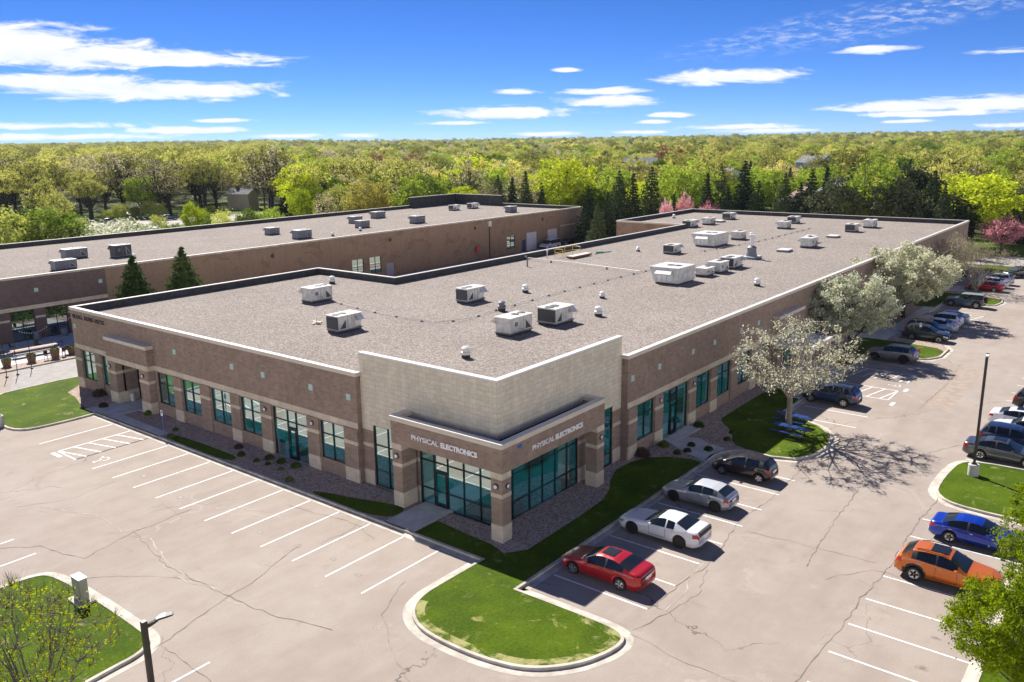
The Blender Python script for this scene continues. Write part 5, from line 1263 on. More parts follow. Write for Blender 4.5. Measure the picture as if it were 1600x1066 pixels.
proto_tree('taupe_a', 15, 6.0, 9.0, 6.0, 'leaf_taupe', 'bark', 18, 16, 100, 20, .24, .9, .26, 2.5, twigs=5)
proto_tree('rust_a', 12, 3.8, 7.5, 4.2, 'leaf_rust', 'bark_dark', 19, 10, 60, 40, .26, .65, .22, 2.0)
proto_tree('bush_a', 8, 4.2, 4.2, 3.8, 'leaf_green', 'bark', 20, 12, 110, 60, .20, .55, .16, .6, multi=True)
proto_tree('bush_b', 8, 4.4, 4.2, 3.8, 'leaf_pale', 'bark', 21, 12, 110, 54, .20, .55, .16, .6, multi=True)
proto_tree('round_a', 15, 5.4, 7.8, 7.2, 'leaf_green', 'bark_dark', 22, 14, 170, 52, .24, .62, .3, 1.0, flat=.0)
proto_tree('pink_a', 5.5, 2.9, 3.3, 2.3, 'blossom_pink', 'bark_dark', 23, 12, 85, 60, .12, .36, .14, .9, vase=True)
proto_conifer('spruce_a', 15, 4.4, 'leaf_spruce', 31, per=150, leaf=.38); proto_conifer('spruce_b', 14, 3.5, 'leaf_spruce', 32, power=1.0, per=130, leaf=.36)
proto_conifer('spruce_c', 16, 5.0, 'leaf_spruce', 33, ragged=.4, power=.8, per=170, leaf=.38)
proto_conifer('young_spruce', 10.4, 4.3, 'leaf_young_spruce', 34, tiers=36, leaf=.24, per=420, power=.95, base=.3, ragged=.3)
proto_tree('pine_a', 14, 4.6, 8.0, 6.2, 'leaf_pine', 'bark_dark', 35, 16, 110, 60, .32, .75, .3, 2.0, flat=.1)
proto_tree('pine_b', 13, 4.0, 7.2, 6.0, 'leaf_pine', 'bark_dark', 36, 14, 100, 60, .30, .7, .28, 1.5, flat=.1)

def at_tree(key, label, px, py, D, name='deciduous_tree', group=None, zg=-.05, w=1.0, width=None):
    """base on the ground at distance D along the sight line, height set by where its top stands"""
    a_ = azel(px, py)[0]
    if a_ > R_(42.0): D = max(D, 150/math.sin(a_)+9)
    if a_ < R_(29.6) and zg < 0: D = max(D, 167/math.cos(a_)+PROTO[key][2]*.12)
    x, y, zt = AT(px, py, D); h = max(2.0, zt-zg); s = h/PROTO[key][2]; return plant(key, name, label, (x, y, zg), s, sx=s*w, group=group)
# trees beside the right face
proto_tree('crab_bare', 8.6, 4.6, 5.5, 3.2, 'blossom_cream', 'bark_pale', 41, 24, 190, 30, .080, .24, .24, 1.9, twigs=10, vase=True)
plant('crab_bare', 'blossoming_tree', 'half bare cream blossoming tree standing over the blue picnic tables', (25.95, -7.1, .1), 1.0, rz=2.2)
proto_tree('crab_mid', 7.9, 3.9, 4.6, 3.3, 'blossom_white', 'bark_dark', 42, 16, 220, 120, .115, .27, .22, 1.2, twigs=4)
plant('crab_mid', 'blossoming_tree', 'full pale blossoming tree between the half bare tree and the largest one', (51.8, -3.6, .1), 1.0, rz=1.0)
proto_tree('crab_big', 8.8, 5.4, 4.9, 3.8, 'blossom_cream', 'bark_dark', 43, 18, 290, 120, .135, .31, .25, 1.2, twigs=4)
plant('crab_big', 'blossoming_tree', 'largest and widest pale blossoming tree along the right face', (73.4, -3.4, .1), 1.0, rz=4.0)
proto_tree('bare_multi', 7.4, 4.6, 4.6, 2.8, 'leaf_taupe', 'bark_pale', 44, 14, 130, 30, .085, .4, .18, .8, twigs=8, vase=True, multi=True)
plant('bare_multi', 'bare_tree', 'thin bare tree leaning over the slate blue boxy car', (*G(1525, 457), .1), .95, rz=.5)
plant('bare_multi', 'bare_tree', 'thin bare tree in front of the building end, left of the pink tree', (103.5, -2.6, .1), .95, rz=2.9)
plant('pink_a', 'blossoming_tree', 'bright pink flowering tree at the far right beyond the driveway', (*G(1563, 397), 0), 1.25, rz=1)
# foreground planting
proto_tree('maple', 6.3, 2.5, 3.9, 2.3, 'leaf_maple', 'bark', 51, 16, 250, 120, .062, .19, .12, 1.2, flat=.1, twigs=2)
plant('maple', 'maple_tree', 'round fresh green tree in the bottom right corner', (-.9, -25.8, .1), .95, rz=.6, sx=.88)
proto_tree('maple_b', 6.6, 2.3, 4.2, 2.3, 'leaf_maple', 'bark', 52, 12, 190, 95, .065, .20, .12, 1.5, flat=.1, twigs=3)
plant('maple_b', 'maple_tree', 'leafy green tree at the right edge reaching toward the orange crossover', (6.0, -26.1, .1), .95, rz=1.6, sx=1.0)
plant('maple_b', 'maple_tree', 'leafy green tree at the right edge behind the bright blue hatchback', (12.0, -25.9, .1), .98, rz=3.9, sx=1.0)
proto_tree('budding', 6.0, 3.1, 3.5, 2.5, 'bud_yellow', 'bark_grey', 53, 34, 280, 15, .055, .14, .13, .5, twigs=9, vase=True, multi=True)
plant('budding', 'budding_tree', 'bare branching young tree with yellow green buds in the lower left corner', (-23.9, 3.4, .1), 1.0, rz=.8)
# spruces between the two buildings
plant('young_spruce', 'spruce_tree', 'green spruce on the left of the pair between the two buildings', (10.35, 58.2, .05), .97)
plant('young_spruce', 'spruce_tree', 'green spruce on the right of the pair between the two buildings', (16.1, 58.2, .05), 1.0, rz=2.0)
# conifer screen beyond the far end
SP = [('spruce_b', 821, 268, 205), ('spruce_a', 778, 274, 215), ('spruce_b', 800, 278, 210), ('spruce_a', 934, 318, 158), ('spruce_c', 968, 268, 185), ('spruce_b', 846, 286, 205), ('spruce_a', 920, 292, 178),
      ('spruce_c', 1019, 262, 180), ('spruce_b', 990, 272, 188), ('spruce_b', 1053, 304, 186), ('spruce_b', 1106, 272, 185), ('spruce_a', 1138, 290, 176), ('spruce_a', 1165, 252, 190), ('spruce_c', 1186, 284, 174), ('spruce_c', 1128, 262, 200),
      ('spruce_a', 1228, 272, 178), ('spruce_a', 1270, 266, 176), ('spruce_b', 1294, 262, 190), ('pine_a', 1312, 283, 176), ('spruce_a', 1333, 255, 185), ('spruce_b', 1300, 292, 172), ('pine_a', 1403, 284, 176), ('pine_b', 1430, 262, 186), ('spruce_c', 1462, 268, 180), ('spruce_a', 1478, 292, 172),
      ('pine_a', 1572, 290, 196), ('spruce_a', 1596, 300, 200), ('pine_b', 1500, 305, 182), ('spruce_a', 1252, 286, 172), ('spruce_b', 950, 300, 176)]
where = ['beyond the stepped parapet', 'behind the flat roof', 'in the evergreen screen beyond the roof']
SPL = {821: 'slim dark spruce nearest the tall parapet of the rear building', 934: 'spruce standing in the gap between the two buildings', 968: 'tall broad spruce right of the gap between the buildings', 1019: 'tallest broad spruce left of the big round green tree',
       1165: 'narrow spruce with tiered branches right of the big round green tree', 1270: 'dark spruce in front of the red brown roof', 1333: 'tall spruce just left of the second round green tree', 1430: 'tall bushy pine right of the second round green tree'}
for k, px, py, D in SP:
    nm = 'pine_tree' if 'pine' in k else 'spruce_tree'
    if px in SPL: at_tree(k, SPL[px], px, py, D, nm)
    else: at_tree(k, 'dark evergreen in the screen beyond the far end of the roofs', px, py, D, nm, group='evergreen screen beyond the roofs')
at_tree('round_a', 'big round green tree behind the back left roof corner', 1073, 250, 200, w=1.12); at_tree('round_a', 'tall oval green tree rising from the evergreen screen', 1368, 246, 180, w=.95)
at_tree('lime_a', 'yellow green spreading tree above the far right roof corner', 1530, 266, 188, w=1.5); at_tree('lime_a', 'large bright yellow green tree right of the slim dark spruces', 884, 243, 210, w=1.15)
at_tree('lime_a', 'bright lime tree above the tall parapet of the rear building', 735, 240, 265, w=1.2); at_tree('rust_a', 'reddish tree standing alone among green ones near the horizon', 649, 236, 420); at_tree('rust_a', 'rusty brown tree beside the pale blue house', 1045, 224, 350, w=.95)
at_tree('rust_a', 'small red tree left of the reddish one near the horizon', 583, 236, 430, w=.9)
for px, py, D, lab in [(1042, 311, 184, 'left pink flowering tree behind the back left roof corner'), (1072, 301, 185, 'middle pink flowering tree behind the back left roof corner'), (1108, 314, 184, 'right pink flowering tree showing above the back parapet')]:
    at_tree('pink_a', lab, px, py, D, 'blossoming_tree', w=.5 if px > 1100 else .28, zg=0.0)
# shrubs and small trees between the rear building and the highway
for k, px, py, D, w, lab, nm in [('bush_b', 35, 330, 165, 1.6, 'yellow green bushy clump at the left edge behind the rear roof', 'bush'), ('bush_a', 70, 322, 172, 1.5, 'larger green bushy clump near the left edge behind the rear roof', 'bush'), ('oak_b', 80, 290, 205, .75, 'leafy tree at the left edge before the highway', 'deciduous_tree'),
      ('oak_a', 62, 278, 225, .75, 'spreading olive tree at the left edge by the highway', 'deciduous_tree'), ('bush_b', 120, 344, 160, .5, 'small lime bush left of the white blossoming shrub', 'bush'), ('lime_a', 298, 313, 195, .6, 'small yellow green tree beside the highway', 'deciduous_tree'), ('bush_a', 316, 325, 198, .5, 'dark green bush touching the small yellow green tree', 'bush'),
      ('bush_a', 214, 346, 180, .55, 'low dark bush between the two highway cars', 'bush'), ('bush_b', 246, 338, 182, .5, 'pale bush left of the small yellow green tree', 'bush'), ('bush_a', 268, 349, 175, .6, 'low green bush in front of the navy highway car', 'bush'), ('bush_b', 345, 331, 182, .6, 'tan green bush right of the small yellow green tree', 'bush'),
      ('bush_a', 384, 324, 180, .7, 'dark rounded bush beside the highway end', 'bush'), ('bush_a', 420, 325, 175, 1.0, 'low green bush spreading along the rear parapet', 'bush'), ('lime_a', 470, 292, 172, .55, 'slim bright green tree rising behind the rear parapet', 'deciduous_tree'), ('taupe_a', 505, 300, 178, .8, 'pale budding tree right of the slim bright green one', 'deciduous_tree'),
      ('bush_b', 545, 318, 168, 1.5, 'pale lime bush along the rear parapet', 'bush'), ('lime_a', 603, 300, 172, .9, 'rounded lime tree close behind the rear parapet', 'deciduous_tree'), ('green_b', 570, 296, 176, .9, 'soft green tree left of the rounded lime one', 'deciduous_tree'), ('bush_a', 640, 314, 165, 1.2, 'green bush left of the tall parapet', 'bush'), ('green_b', 690, 276, 195, 1.0, 'mid green tree just above the tall parapet', 'deciduous_tree')]:
    at_tree(k, lab, px, py, D, nm, w=min(1.15, w))
proto_tree('white_bush', 4.4, 4.2, 2.2, 2.0, 'blossom_white', 'bark', 61, 10, 90, 50, .15, .5, .1, .4, multi=True)
at_tree('white_bush', 'wide white blossoming shrub behind the rear roof', 165, 345, 172, 'bush', w=1.5); at_tree('white_bush', 'second white blossoming shrub right of the wide one', 190, 352, 168, 'bush', w=1.2)

# woods: the nearest trees one by one, the rest as one mass
def dmin(a):
    return float(np.interp(a, [0, 7.4, 10.7, 17.8, 25, 34, 42, 47, 50, 52.5, 55, 60, 69, 80], [196, 198, 196, 198, 205, 200, 215, 200, 205, 240, 286, 284, 286, 300]))
rng = np.random.default_rng(99)
KIND_L = [('oak_a', .38), ('oak_b', .30), ('oak_c', .12), ('green_a', .08), ('taupe_a', .08), ('lime_a', .04)]
KIND_M = [('green_a', .22), ('green_b', .20), ('lime_a', .13), ('oak_b', .13), ('taupe_a', .11), ('gold_a', .08), ('oak_c', .08), ('spruce_a', .03), ('pine_a', .04), ('rust_a', .015)]
KIND_R = [('green_a', .20), ('green_b', .18), ('lime_a', .13), ('oak_a', .18), ('gold_a', .12), ('taupe_a', .11), ('pine_a', .03), ('spruce_b', .04), ('pine_b', .03), ('rust_a', .01)]
def pick(a):
    t = KIND_L if a > 53.5 else KIND_M if a > 30 else KIND_R; ks, ws = zip(*t); ws = np.array(ws)/sum(ws); return ks[rng.choice(len(ks), p=ws)]
HOUSES = [(1002, 246, 330, 'siding_white', 'shingle_grey', 'pale blue white house with a grey gable roof among the trees', .8), (1143, 262, 262, 'siding_white', 'shingle_grey', 'grey roofed house half hidden right of the rusty tree', .6), (1262, 292, 208, 'siding_tan', 'shingle_brown', 'house with a red brown roof behind the dark spruces', 1.1),
          (1318, 284, 214, 'siding_teal', 'shingle_grey', 'teal gabled house beside the red brown roof', .8), (1400, 279, 232, 'siding_white', 'siding_white', 'house with a pale roof showing right of the oval green tree', .6), (1275, 243, 380, 'siding_blue', 'shingle_grey', 'small blue house far away among the right hand trees', .9), (378, 294, 300, 'siding_tan', 'shingle_grey', 'grey gabled house hidden in the oaks by the highway', .55),
          (1520, 264, 268, 'siding_tan', 'shingle_grey', 'tan house glimpsed behind the far right trees', .6)]
keepout = []
for px, py, D, wm, rm, lab, s in HOUSES:
    x, y, zt = AT(px, py, D); keepout.append((math.atan2(y-CAM[1], x-CAM[0]), D, 6.5*s, (x, y)))
def blocked(x, y, r):
    a = math.atan2(y-CAM[1], x-CAM[0]); d = math.hypot(x-CAM[0], y-CAM[1])
    for ha, hd, hw, hp in keepout:
        if math.hypot(x-hp[0], y-hp[1]) < hw+r*.8: return True
        if d < hd and hd-d < (60 if hw > 4 else 16) and abs(a-ha)*d < hw*.8+r*.4: return True
    return False
near = []; far = []
d = 196.0
while d < 3600:
    step = 10.6 if d < 420 else 10.6+(d-420)*.011
    a = 0.0
    while a < 77:
        aj = a+rng.normal()*.25*step/d*57.3*.9; dj = d+rng.uniform(-.45, .45)*step
        if dj > dmin(aj) and not (49 < aj < 54 and dj < 235 and rng.random() < .5):
            x = CAM[0]+dj*math.cos(R_(aj)); y = CAM[1]+dj*math.sin(R_(aj))
            k = pick(aj); s = rng.uniform(.72, 1.15)*(1.0 if aj > 50 else .86)
            if dj < dmin(aj)+12: s *= .9
            if not blocked(x, y, 5*s): (near if dj < 330 else far).append((dj, x, y, k, s, aj))
        a += step/d*57.3
    d += step*.9
near.sort(); over = near[285:]; near = near[:285]; far += over
DESC = {'oak_a': 'olive budding oak', 'oak_b': 'olive budding oak', 'oak_c': 'grey brown half bare oak', 'green_a': 'fresh green tree', 'green_b': 'fresh green tree', 'lime_a': 'bright lime green tree', 'gold_a': 'golden green tree', 'taupe_a': 'thin pale budding tree', 'spruce_a': 'dark spruce', 'spruce_b': 'dark spruce', 'pine_a': 'dark pine', 'pine_b': 'dark pine', 'rust_a': 'brownish red tree'}
for (dj, x, y, k, s, aj) in near:
    zone = 'in the oak wood beyond the highway' if aj > 53.5 else 'in the woods above the rear building' if aj > 34 else 'in the trees beyond the evergreen screen'
    nm = 'oak_tree' if 'oak' in k else 'spruce_tree' if 'spruce' in k else 'pine_tree' if 'pine' in k else 'deciduous_tree'
    plant(k, nm, DESC[k]+' '+zone, (x, y, terrain(x, y)), s, group=DESC[k]+' '+zone, sx=s*rng.uniform(.9, 1.15))
# understorey along the oak wood's edge
for i in range(34):
    a = rng.uniform(52, 73); dj = dmin(a)+rng.uniform(-12, 2); x = CAM[0]+dj*math.cos(R_(a)); y = CAM[1]+dj*math.sin(R_(a))
    yl = np.interp(x, [-160, 58, 120, 240], [284, 228, 211, 176])
    if y > yl: plant('bush_a' if i % 3 else 'bush_b', 'bush', 'low green bush at the foot of the oak wood by the highway', (x, y, -.05), rng.uniform(.3, .65), cat='bush', group='bushes at the foot of the oak wood')
def woods(pts):
    keys = sorted({p[3] for p in pts}); coll = bpy.data.collections.new('tree_kinds')
    # joined wood and leaves, one mesh per kind
    for i, k in enumerate(keys):
        wood, crown, H = PROTO[k]; v = np.empty(len(wood.vertices)*3, np.float32); wood.vertices.foreach_get('co', v); v2 = np.empty(len(crown.vertices)*3, np.float32); crown.vertices.foreach_get('co', v2)
        sel = np.arange(len(crown.polygons)); q = v2.reshape(-1, 4, 3)[::2]; cen = q.mean(1, keepdims=True); q = cen+(q-cen)*1.45
        allv = q.reshape(-1, 3); n = len(q); me = bpy.data.meshes.new('wood_mass_%d' % i); me.vertices.add(n*4); me.vertices.foreach_set('co', allv.ravel()); me.loops.add(n*4); me.loops.foreach_set('vertex_index', np.arange(n*4, dtype=np.int32))
        me.polygons.add(n); me.polygons.foreach_set('loop_start', np.arange(0, n*4, 4, dtype=np.int32)); me.polygons.foreach_set('loop_total', np.full(n, 4, dtype=np.int32)); me.materials.append(crown.materials[0]); me.update(calc_edges=True)
        o = bpy.data.objects.new('k%02d' % i, me); coll.objects.link(o)
    me = bpy.data.meshes.new('far_woods'); me.from_pydata([(p[1], p[2], terrain(p[1], p[2])-.8) for p in pts], [], [])
    for nm, tp_, vals in (('kidx', 'INT', [keys.index(p[3]) for p in pts]), ('ksc', 'FLOAT', [p[4]*(1 if p[0] < 700 else 1+(p[0]-700)/5500) for p in pts]), ('krot', 'FLOAT', [random.uniform(0, 6.28) for _ in pts])):
        at = me.attributes.new(nm, tp_, 'POINT'); at.data.foreach_set('value', vals)
    o = bpy.data.objects.new('far_woods', me); COL.objects.link(o); tag(o, 'endless mixed spring woods reaching the horizon', 'woods', kind='stuff')
    ng = bpy.data.node_groups.new('far_woods', 'GeometryNodeTree'); ng.interface.new_socket('Geometry', in_out='INPUT', socket_type='NodeSocketGeometry'); ng.interface.new_socket('Geometry', in_out='OUTPUT', socket_type='NodeSocketGeometry')
    g = NB(ng); gi = g.n('NodeGroupInput'); go = g.n('NodeGroupOutput'); ci = g.n('GeometryNodeCollectionInfo'); ci.inputs['Collection'].default_value = coll; ci.inputs['Separate Children'].default_value = True; ci.inputs['Reset Children'].default_value = True
    mp_ = g.n('GeometryNodeMeshToPoints'); ip = g.n('GeometryNodeInstanceOnPoints'); ip.inputs['Pick Instance'].default_value = True
    def attr(nm, tp_): a_ = g.n('GeometryNodeInputNamedAttribute', data_type=tp_); a_.inputs['Name'].default_value = nm; return a_.outputs[0]
    g.l(gi.outputs[0], mp_.inputs[0]); g.l(mp_.outputs[0], ip.inputs['Points']); g.l(ci.outputs[0], ip.inputs['Instance']); g.l(attr('kidx', 'INT'), ip.inputs['Instance Index'])
    cx_ = g.n('ShaderNodeCombineXYZ'); g.l(attr('krot', 'FLOAT'), cx_.inputs[2]); g.l(cx_.outputs[0], ip.inputs['Rotation']); g.l(attr('ksc', 'FLOAT'), ip.inputs['Scale']); g.l(ip.outputs[0], go.inputs[0])
    md = o.modifiers.new('scatter', 'NODES'); md.node_group = ng
woods(far)
print('near', len(near), 'far', len(far))
# houses among the trees
for px, py, D, wm, rm, lab, s in HOUSES:
    x, y, zt = AT(px, py, D); zg = terrain(x, y); h = zt-zg; r = empty('house', (x, y, zg), R_(random.choice([20, 35, 110, 60]))); tag(r, lab, 'house'); w_, l_ = 5*s, 7.5*s; e = h-2.8*s
    m = MB(); m.box(-l_, l_, -w_, w_, 0, e, wm)
    for sx_ in (-1, 1): m.poly([(sx_*l_, -w_, e), (sx_*l_, w_, e), (sx_*l_, 0, h-.1)], wm)
    m.build('wall', r)
    m = MB(); 
    for sy_ in (-1, 1): m.poly([(-l_-.5, sy_*(w_+.6), e-.3), (l_+.5, sy_*(w_+.6), e-.3), (l_+.5, 0, h), (-l_-.5, 0, h)], rm)
    m.box(l_*.3, l_*.3+.9, -.5, .5, h-1.2, h+.9, 'shingle_brown'); m.build('roof', r)
    for u in (-.55, 0, .55):
        m = MB(); m.box(u*l_-.7, u*l_+.7, -w_-.04, -w_-.005, e-2.2, e-.9, 'glass_dark'); m.build('window', r)

# shrubs by the front
def clump(name, label, x, y, R, H, mat, seed, leaf=.05, n=900, group=None, z=.1):
    rg = np.random.default_rng(seed); r = empty(name, (x, y, z)); tag(r, label, 'shrub', group)
    d = rg.normal(size=(n, 3)); d /= np.linalg.norm(d, axis=1)[:, None]; rad = rg.uniform(.5, 1.05, n)[:, None]; d[:, 2] = np.abs(d[:, 2])
    C = d*rad*np.array([R, R, H])*.8; me = leaf_mesh('foliage', C, None, leaf, mat, rg, outward=d); o = bpy.data.objects.new('foliage', me); COL.objects.link(o); o.parent = r
    m = MB(); 
    for k in range(6): a = k*1.05; m.tube([(0, 0, 0), (math.cos(a)*R*.5, math.sin(a)*R*.5, H*.6)], .012, 'bark', 4)
    m.build('stem', r); return r
i_ = 0
for px, py, R, lab, mt in [(377, 712, .38, 'round green shrub at the end of the short lawn strip', 'shrub_leaf'), (401, 721, .28, 'tiny green shrub right of the one at the lawn strip', 'shrub_leaf'), (421, 717, .42, 'green shrub in the mulch below the window pair', 'shrub_leaf'), (419, 726, .25, 'tiny shrub in front of the green one below the window pair', 'shrub_leaf'),
       (440, 723, .42, 'light green shrub left of the tall glass panel', 'shrub_leaf'), (439, 734, .26, 'tiny shrub in front of the light green one', 'shrub_leaf'), (462, 730, .46, 'largest green shrub before the tall glass panel', 'shrub_leaf'), (452, 751, .36, 'green shrub closest to the kerb before the tall glass panel', 'shrub_leaf'), (373, 700, .4, 'leafless brown shrub by the short lawn strip', 'shrub_red'),
       (275, 673, .3, 'small green shrub beside the blue parking sign', 'shrub_leaf'), (267, 683, .34, 'green tuft at the foot of the blue parking sign', 'shrub_leaf'), (233, 648, .5, 'grassy green shrub beside the left door path', 'shrub_leaf'), (156, 618, .8, 'bare grey shrub at the far left corner of the building', 'shrub_red'), (162, 636, .5, 'low bare shrub left of the left door', 'shrub_red'),
       (1003, 712, .75, 'dark red brown bush at the stone corner of the right face', 'shrub_red'), (1037, 697, .55, 'light green grassy shrub beside the right door step', 'shrub_leaf'), (1080, 697, .38, 'round dark shrub left of the right path', 'shrub_leaf'), (1058, 709, .34, 'small green shrub between the lawn and the right path', 'shrub_leaf'), (1074, 706, .36, 'low reddish shrub between two green ones by the right path', 'shrub_red'),
       (1107, 704, .42, 'round dark shrub closest to the small black hatchback', 'shrub_leaf'), (1136, 688, .34, 'round green shrub at the end of the mulch bed', 'shrub_leaf'), (1092, 667, .55, 'grassy green shrub right of the right door', 'shrub_leaf'), (1144, 677, .3, 'small shrub near the lawn by the picnic tables', 'shrub_leaf')]:
    i_ += 1; x, y = G(px, py, .1); clump('shrub', lab, x, y, R, R*.95, mt, 200+i_, .05, int(500+1400*R))
x, y = G(1490, 432, .1); clump('shrub', 'dark rounded bush between the building end and the cars', 110.5, -2.4, 1.5, 1.6, 'shrub_red', 401, .09, 1600)

# ================================================================ street furniture
def lamp_post(x, y, label, arm, H=8.1, base_h=.78):
    r = empty('street_lamp', (x, y, .1)); tag(r, label, 'street lamp', None)
    m = MB(); m.lathe([(.33, -.1), (.33, base_h-.03), (.30, base_h)], 'concrete', n=24); m.build('concrete_base', r, smooth=False)
    m = MB(); m.box(-.15, .15, -.15, .15, base_h, base_h+.04, 'black_metal'); m.prism([(-.075, -.075), (.075, -.075), (.075, .075), (-.075, .075)], base_h+.041, H-.1, 'bronze_metal'); m.build('pole', r)
    dx, dy = arm; n_ = math.hypot(dx, dy); dx /= n_; dy /= n_
    px_, py_ = -dy, dx
    def q(a, c, z): return (dx*a+px_*c, dy*a+py_*c, z)
    def body(sec, mt, mt2):
        m = MB()
        for k in range(len(sec)-1):
            (a, w, z, h), (a2, w2, z2, h2) = sec[k], sec[k+1]
            A = [q(a, -w, z), q(a, w, z), q(a, w, z-h), q(a, -w, z-h)]; B_ = [q(a2, -w2, z2), q(a2, w2, z2), q(a2, w2, z2-h2), q(a2, -w2, z2-h2)]
            m.poly([A[0], B_[0], B_[1], A[1]], mt); m.poly([A[2], B_[2], B_[3], A[3]], mt2); m.poly([A[1], B_[1], B_[2], A[2]], mt2); m.poly([A[3], B_[3], B_[0], A[0]], mt2)
            if k == len(sec)-2: m.poly(B_, mt2)
        return m
    body([(.02, .05, H-.16, .2), (.16, .05, H-.19, .12), (.3, .06, H-.15, .08), (.4, .08, H-.10, .06)], 'bronze_metal', 'bronze_metal').build('arm', r)
    body([(.34, .07, H-.10, .06), (.46, .11, H-.045, .07), (.62, .12, H-.02, .07)], 'white_paint_metal', 'bronze_metal').build('lamp_head', r)
    m = body([(.621, .12, H-.03, .06), (.8, .10, H-.02, .05), (.84, .05, H-.025, .03)], 'black_metal', 'black_metal')
    for k in range(4): f = .64+k*.045; m.box(-.001, .001, -.001, .001, H-.03, H-.029, 'black_metal'); m.poly([q(f, -.11, H-.028), q(f, .11, H-.028), q(f, .11, H+.005), q(f, -.11, H+.005)], 'black_metal')
    m.build('heat_sink', r)
    return r
lamp_post(24.3, -19.95, 'tall dark lamp post on a round concrete base in the right hand lawn island', (1, .12), H=8.0)
lamp_post(-23.75, -5.9, 'dark lamp post at the bottom left with its head pointing right', (1, -.55), H=8.05)
lamp_post(-9.6, 43.6, 'dark lamp post at the left edge beside the corner lawn', (-1, 0), H=8.0)
# utility cabinet
r = empty('utility_cabinet', (-18.42, 11.3, .1)); tag(r, 'tan upright utility cabinet with a pale top on the lower left island', 'utility cabinet')
m = MB(); m.box(-.42, .42, -.62, .62, 0, .12, 'kerb_concrete'); m.build('pad', r); m = MB(); m.box(-.2, .2, -.4, .4, .12, 1.28, 'cabinet_green'); m.build('housing', r, bevel=.015); m = MB(); m.box(-.225, .225, -.425, .425, 1.281, 1.33, 'white_paint_metal'); m.build('lid', r)
m = MB(); m.box(-.215, -.201, -.33, .33, .2, 1.2, 'cabinet_green'); m.box(-.235, -.216, .22, .26, .6, .8, 'black_metal'); m.build('door', r)
# hydrant
r = empty('fire_hydrant', (*G(1434, 557, .1), .1)); tag(r, 'red fire hydrant on the lawn island beside the grey crossover', 'fire hydrant')
m = MB(); m.lathe([(.17, 0), (.17, .05), (.12, .06), (.12, .55), (.16, .56), (.16, .62), (.13, .64), (.12, .72), (.06, .80), (.03, .82), (.03, .88)], 'red_paint', n=18); m.build('barrel', r, smooth=False)
for a, rr in ((0, .07), (90, .055), (270, .055)):
    m = MB(); c_, s_ = math.cos(R_(a)), math.sin(R_(a)); m.tube([(c_*.1, s_*.1, .46), (c_*.22, s_*.22, .46)], rr, 'red_paint', 10); m.build('outlet_cap', r)
# signs
def sign(x, y, label, face, bh, post='bronze_metal', rz=0, w=.3, h=.45):
    r = empty('parking_sign', (x, y, .05), rz); tag(r, label, 'sign'); m = MB(); m.tube([(0, 0, 0), (0, 0, bh)], .03, post, 6); m.build('post', r); m = MB(); m.box(-.035, -.03, -w/2, w/2, bh-h, bh, face); m.build('panel', r)
    m = MB(); m.box(-.038, -.0351, -w*.3, w*.3, bh-h*.55, bh-h*.12, 'white_paint_metal' if face != 'white_paint_metal' else 'blue_sign'); m.build('symbol', r)
sign(*G(257, 679, .1), 'parking sign on a bright blue post before the left windows', 'white_paint_metal', 2.0, 'blue_sign')
sign(*G(1436, 531, .1), 'slim sign post on the hydrant island in front of the dark backed in car', 'white_paint_metal', 1.9, rz=R_(60))
sign(36.4, -4.4, 'parking sign half hidden behind the half bare tree', 'blue_sign', 2.0, rz=R_(90)); sign(46.0, -4.4, 'parking sign at the head of the hatched bay', 'blue_sign', 2.0, rz=R_(90))
m = MB(); m.lathe([(.17, 0), (.19, .62), (.2, .66), (.12, .72)], 'white_paint_metal', n=16); tag(m.build('waste_bin', loc=(.1, 41.0, .14)), 'white round bin beside the left door', 'bin')
m = MB(); m.box(-.12, .12, -.04, .04, 0, 2.4, 'white_paint_metal'); m.box(-.5, .5, -.03, .03, 1.9, 2.9, 'white_paint_metal'); tag(m.build('road_sign', loc=(*G(183, 340), 0), rz=R_(30)), 'white sign beside the highway between the two cars', 'sign')
# picnic tables
def ptable(x, y, rz, label, L=2.35, mat='blue_bench', leg='black_metal', z=.12):
    r = empty('picnic_table', (x, y, z), R_(rz)); tag(r, label, 'picnic table')
    m = MB()
    for i in range(5): m.box(-L/2, L/2, -.37+i*.15, -.235+i*.15, .72, .76, mat)
    m.build('tabletop', r)
    for s_ in (-1, 1):
        m = MB(); 
        for i in range(2): m.box(-L/2, L/2, s_*.72-.14+i*.145, s_*.72-.005+i*.145, .43, .465, mat)
        m.build('seat', r)
        m = MB(); xx = s_*(L/2-.35)
        m.tube([(xx, -.6, 0), (xx, -.25, .71)], .03, leg, 6); m.tube([(xx, .6, 0), (xx, .25, .71)], .03, leg, 6); m.tube([(xx, -.8, .42), (xx, .8, .42)], .025, leg, 6); m.build('leg_frame', r)
    return r
ptable(24.6, -7.75, 86, 'blue picnic table nearer the kerb under the half bare tree', 2.5); ptable(27.3, -6.8, 86, 'blue picnic table behind the trunk of the half bare tree', 2.5)
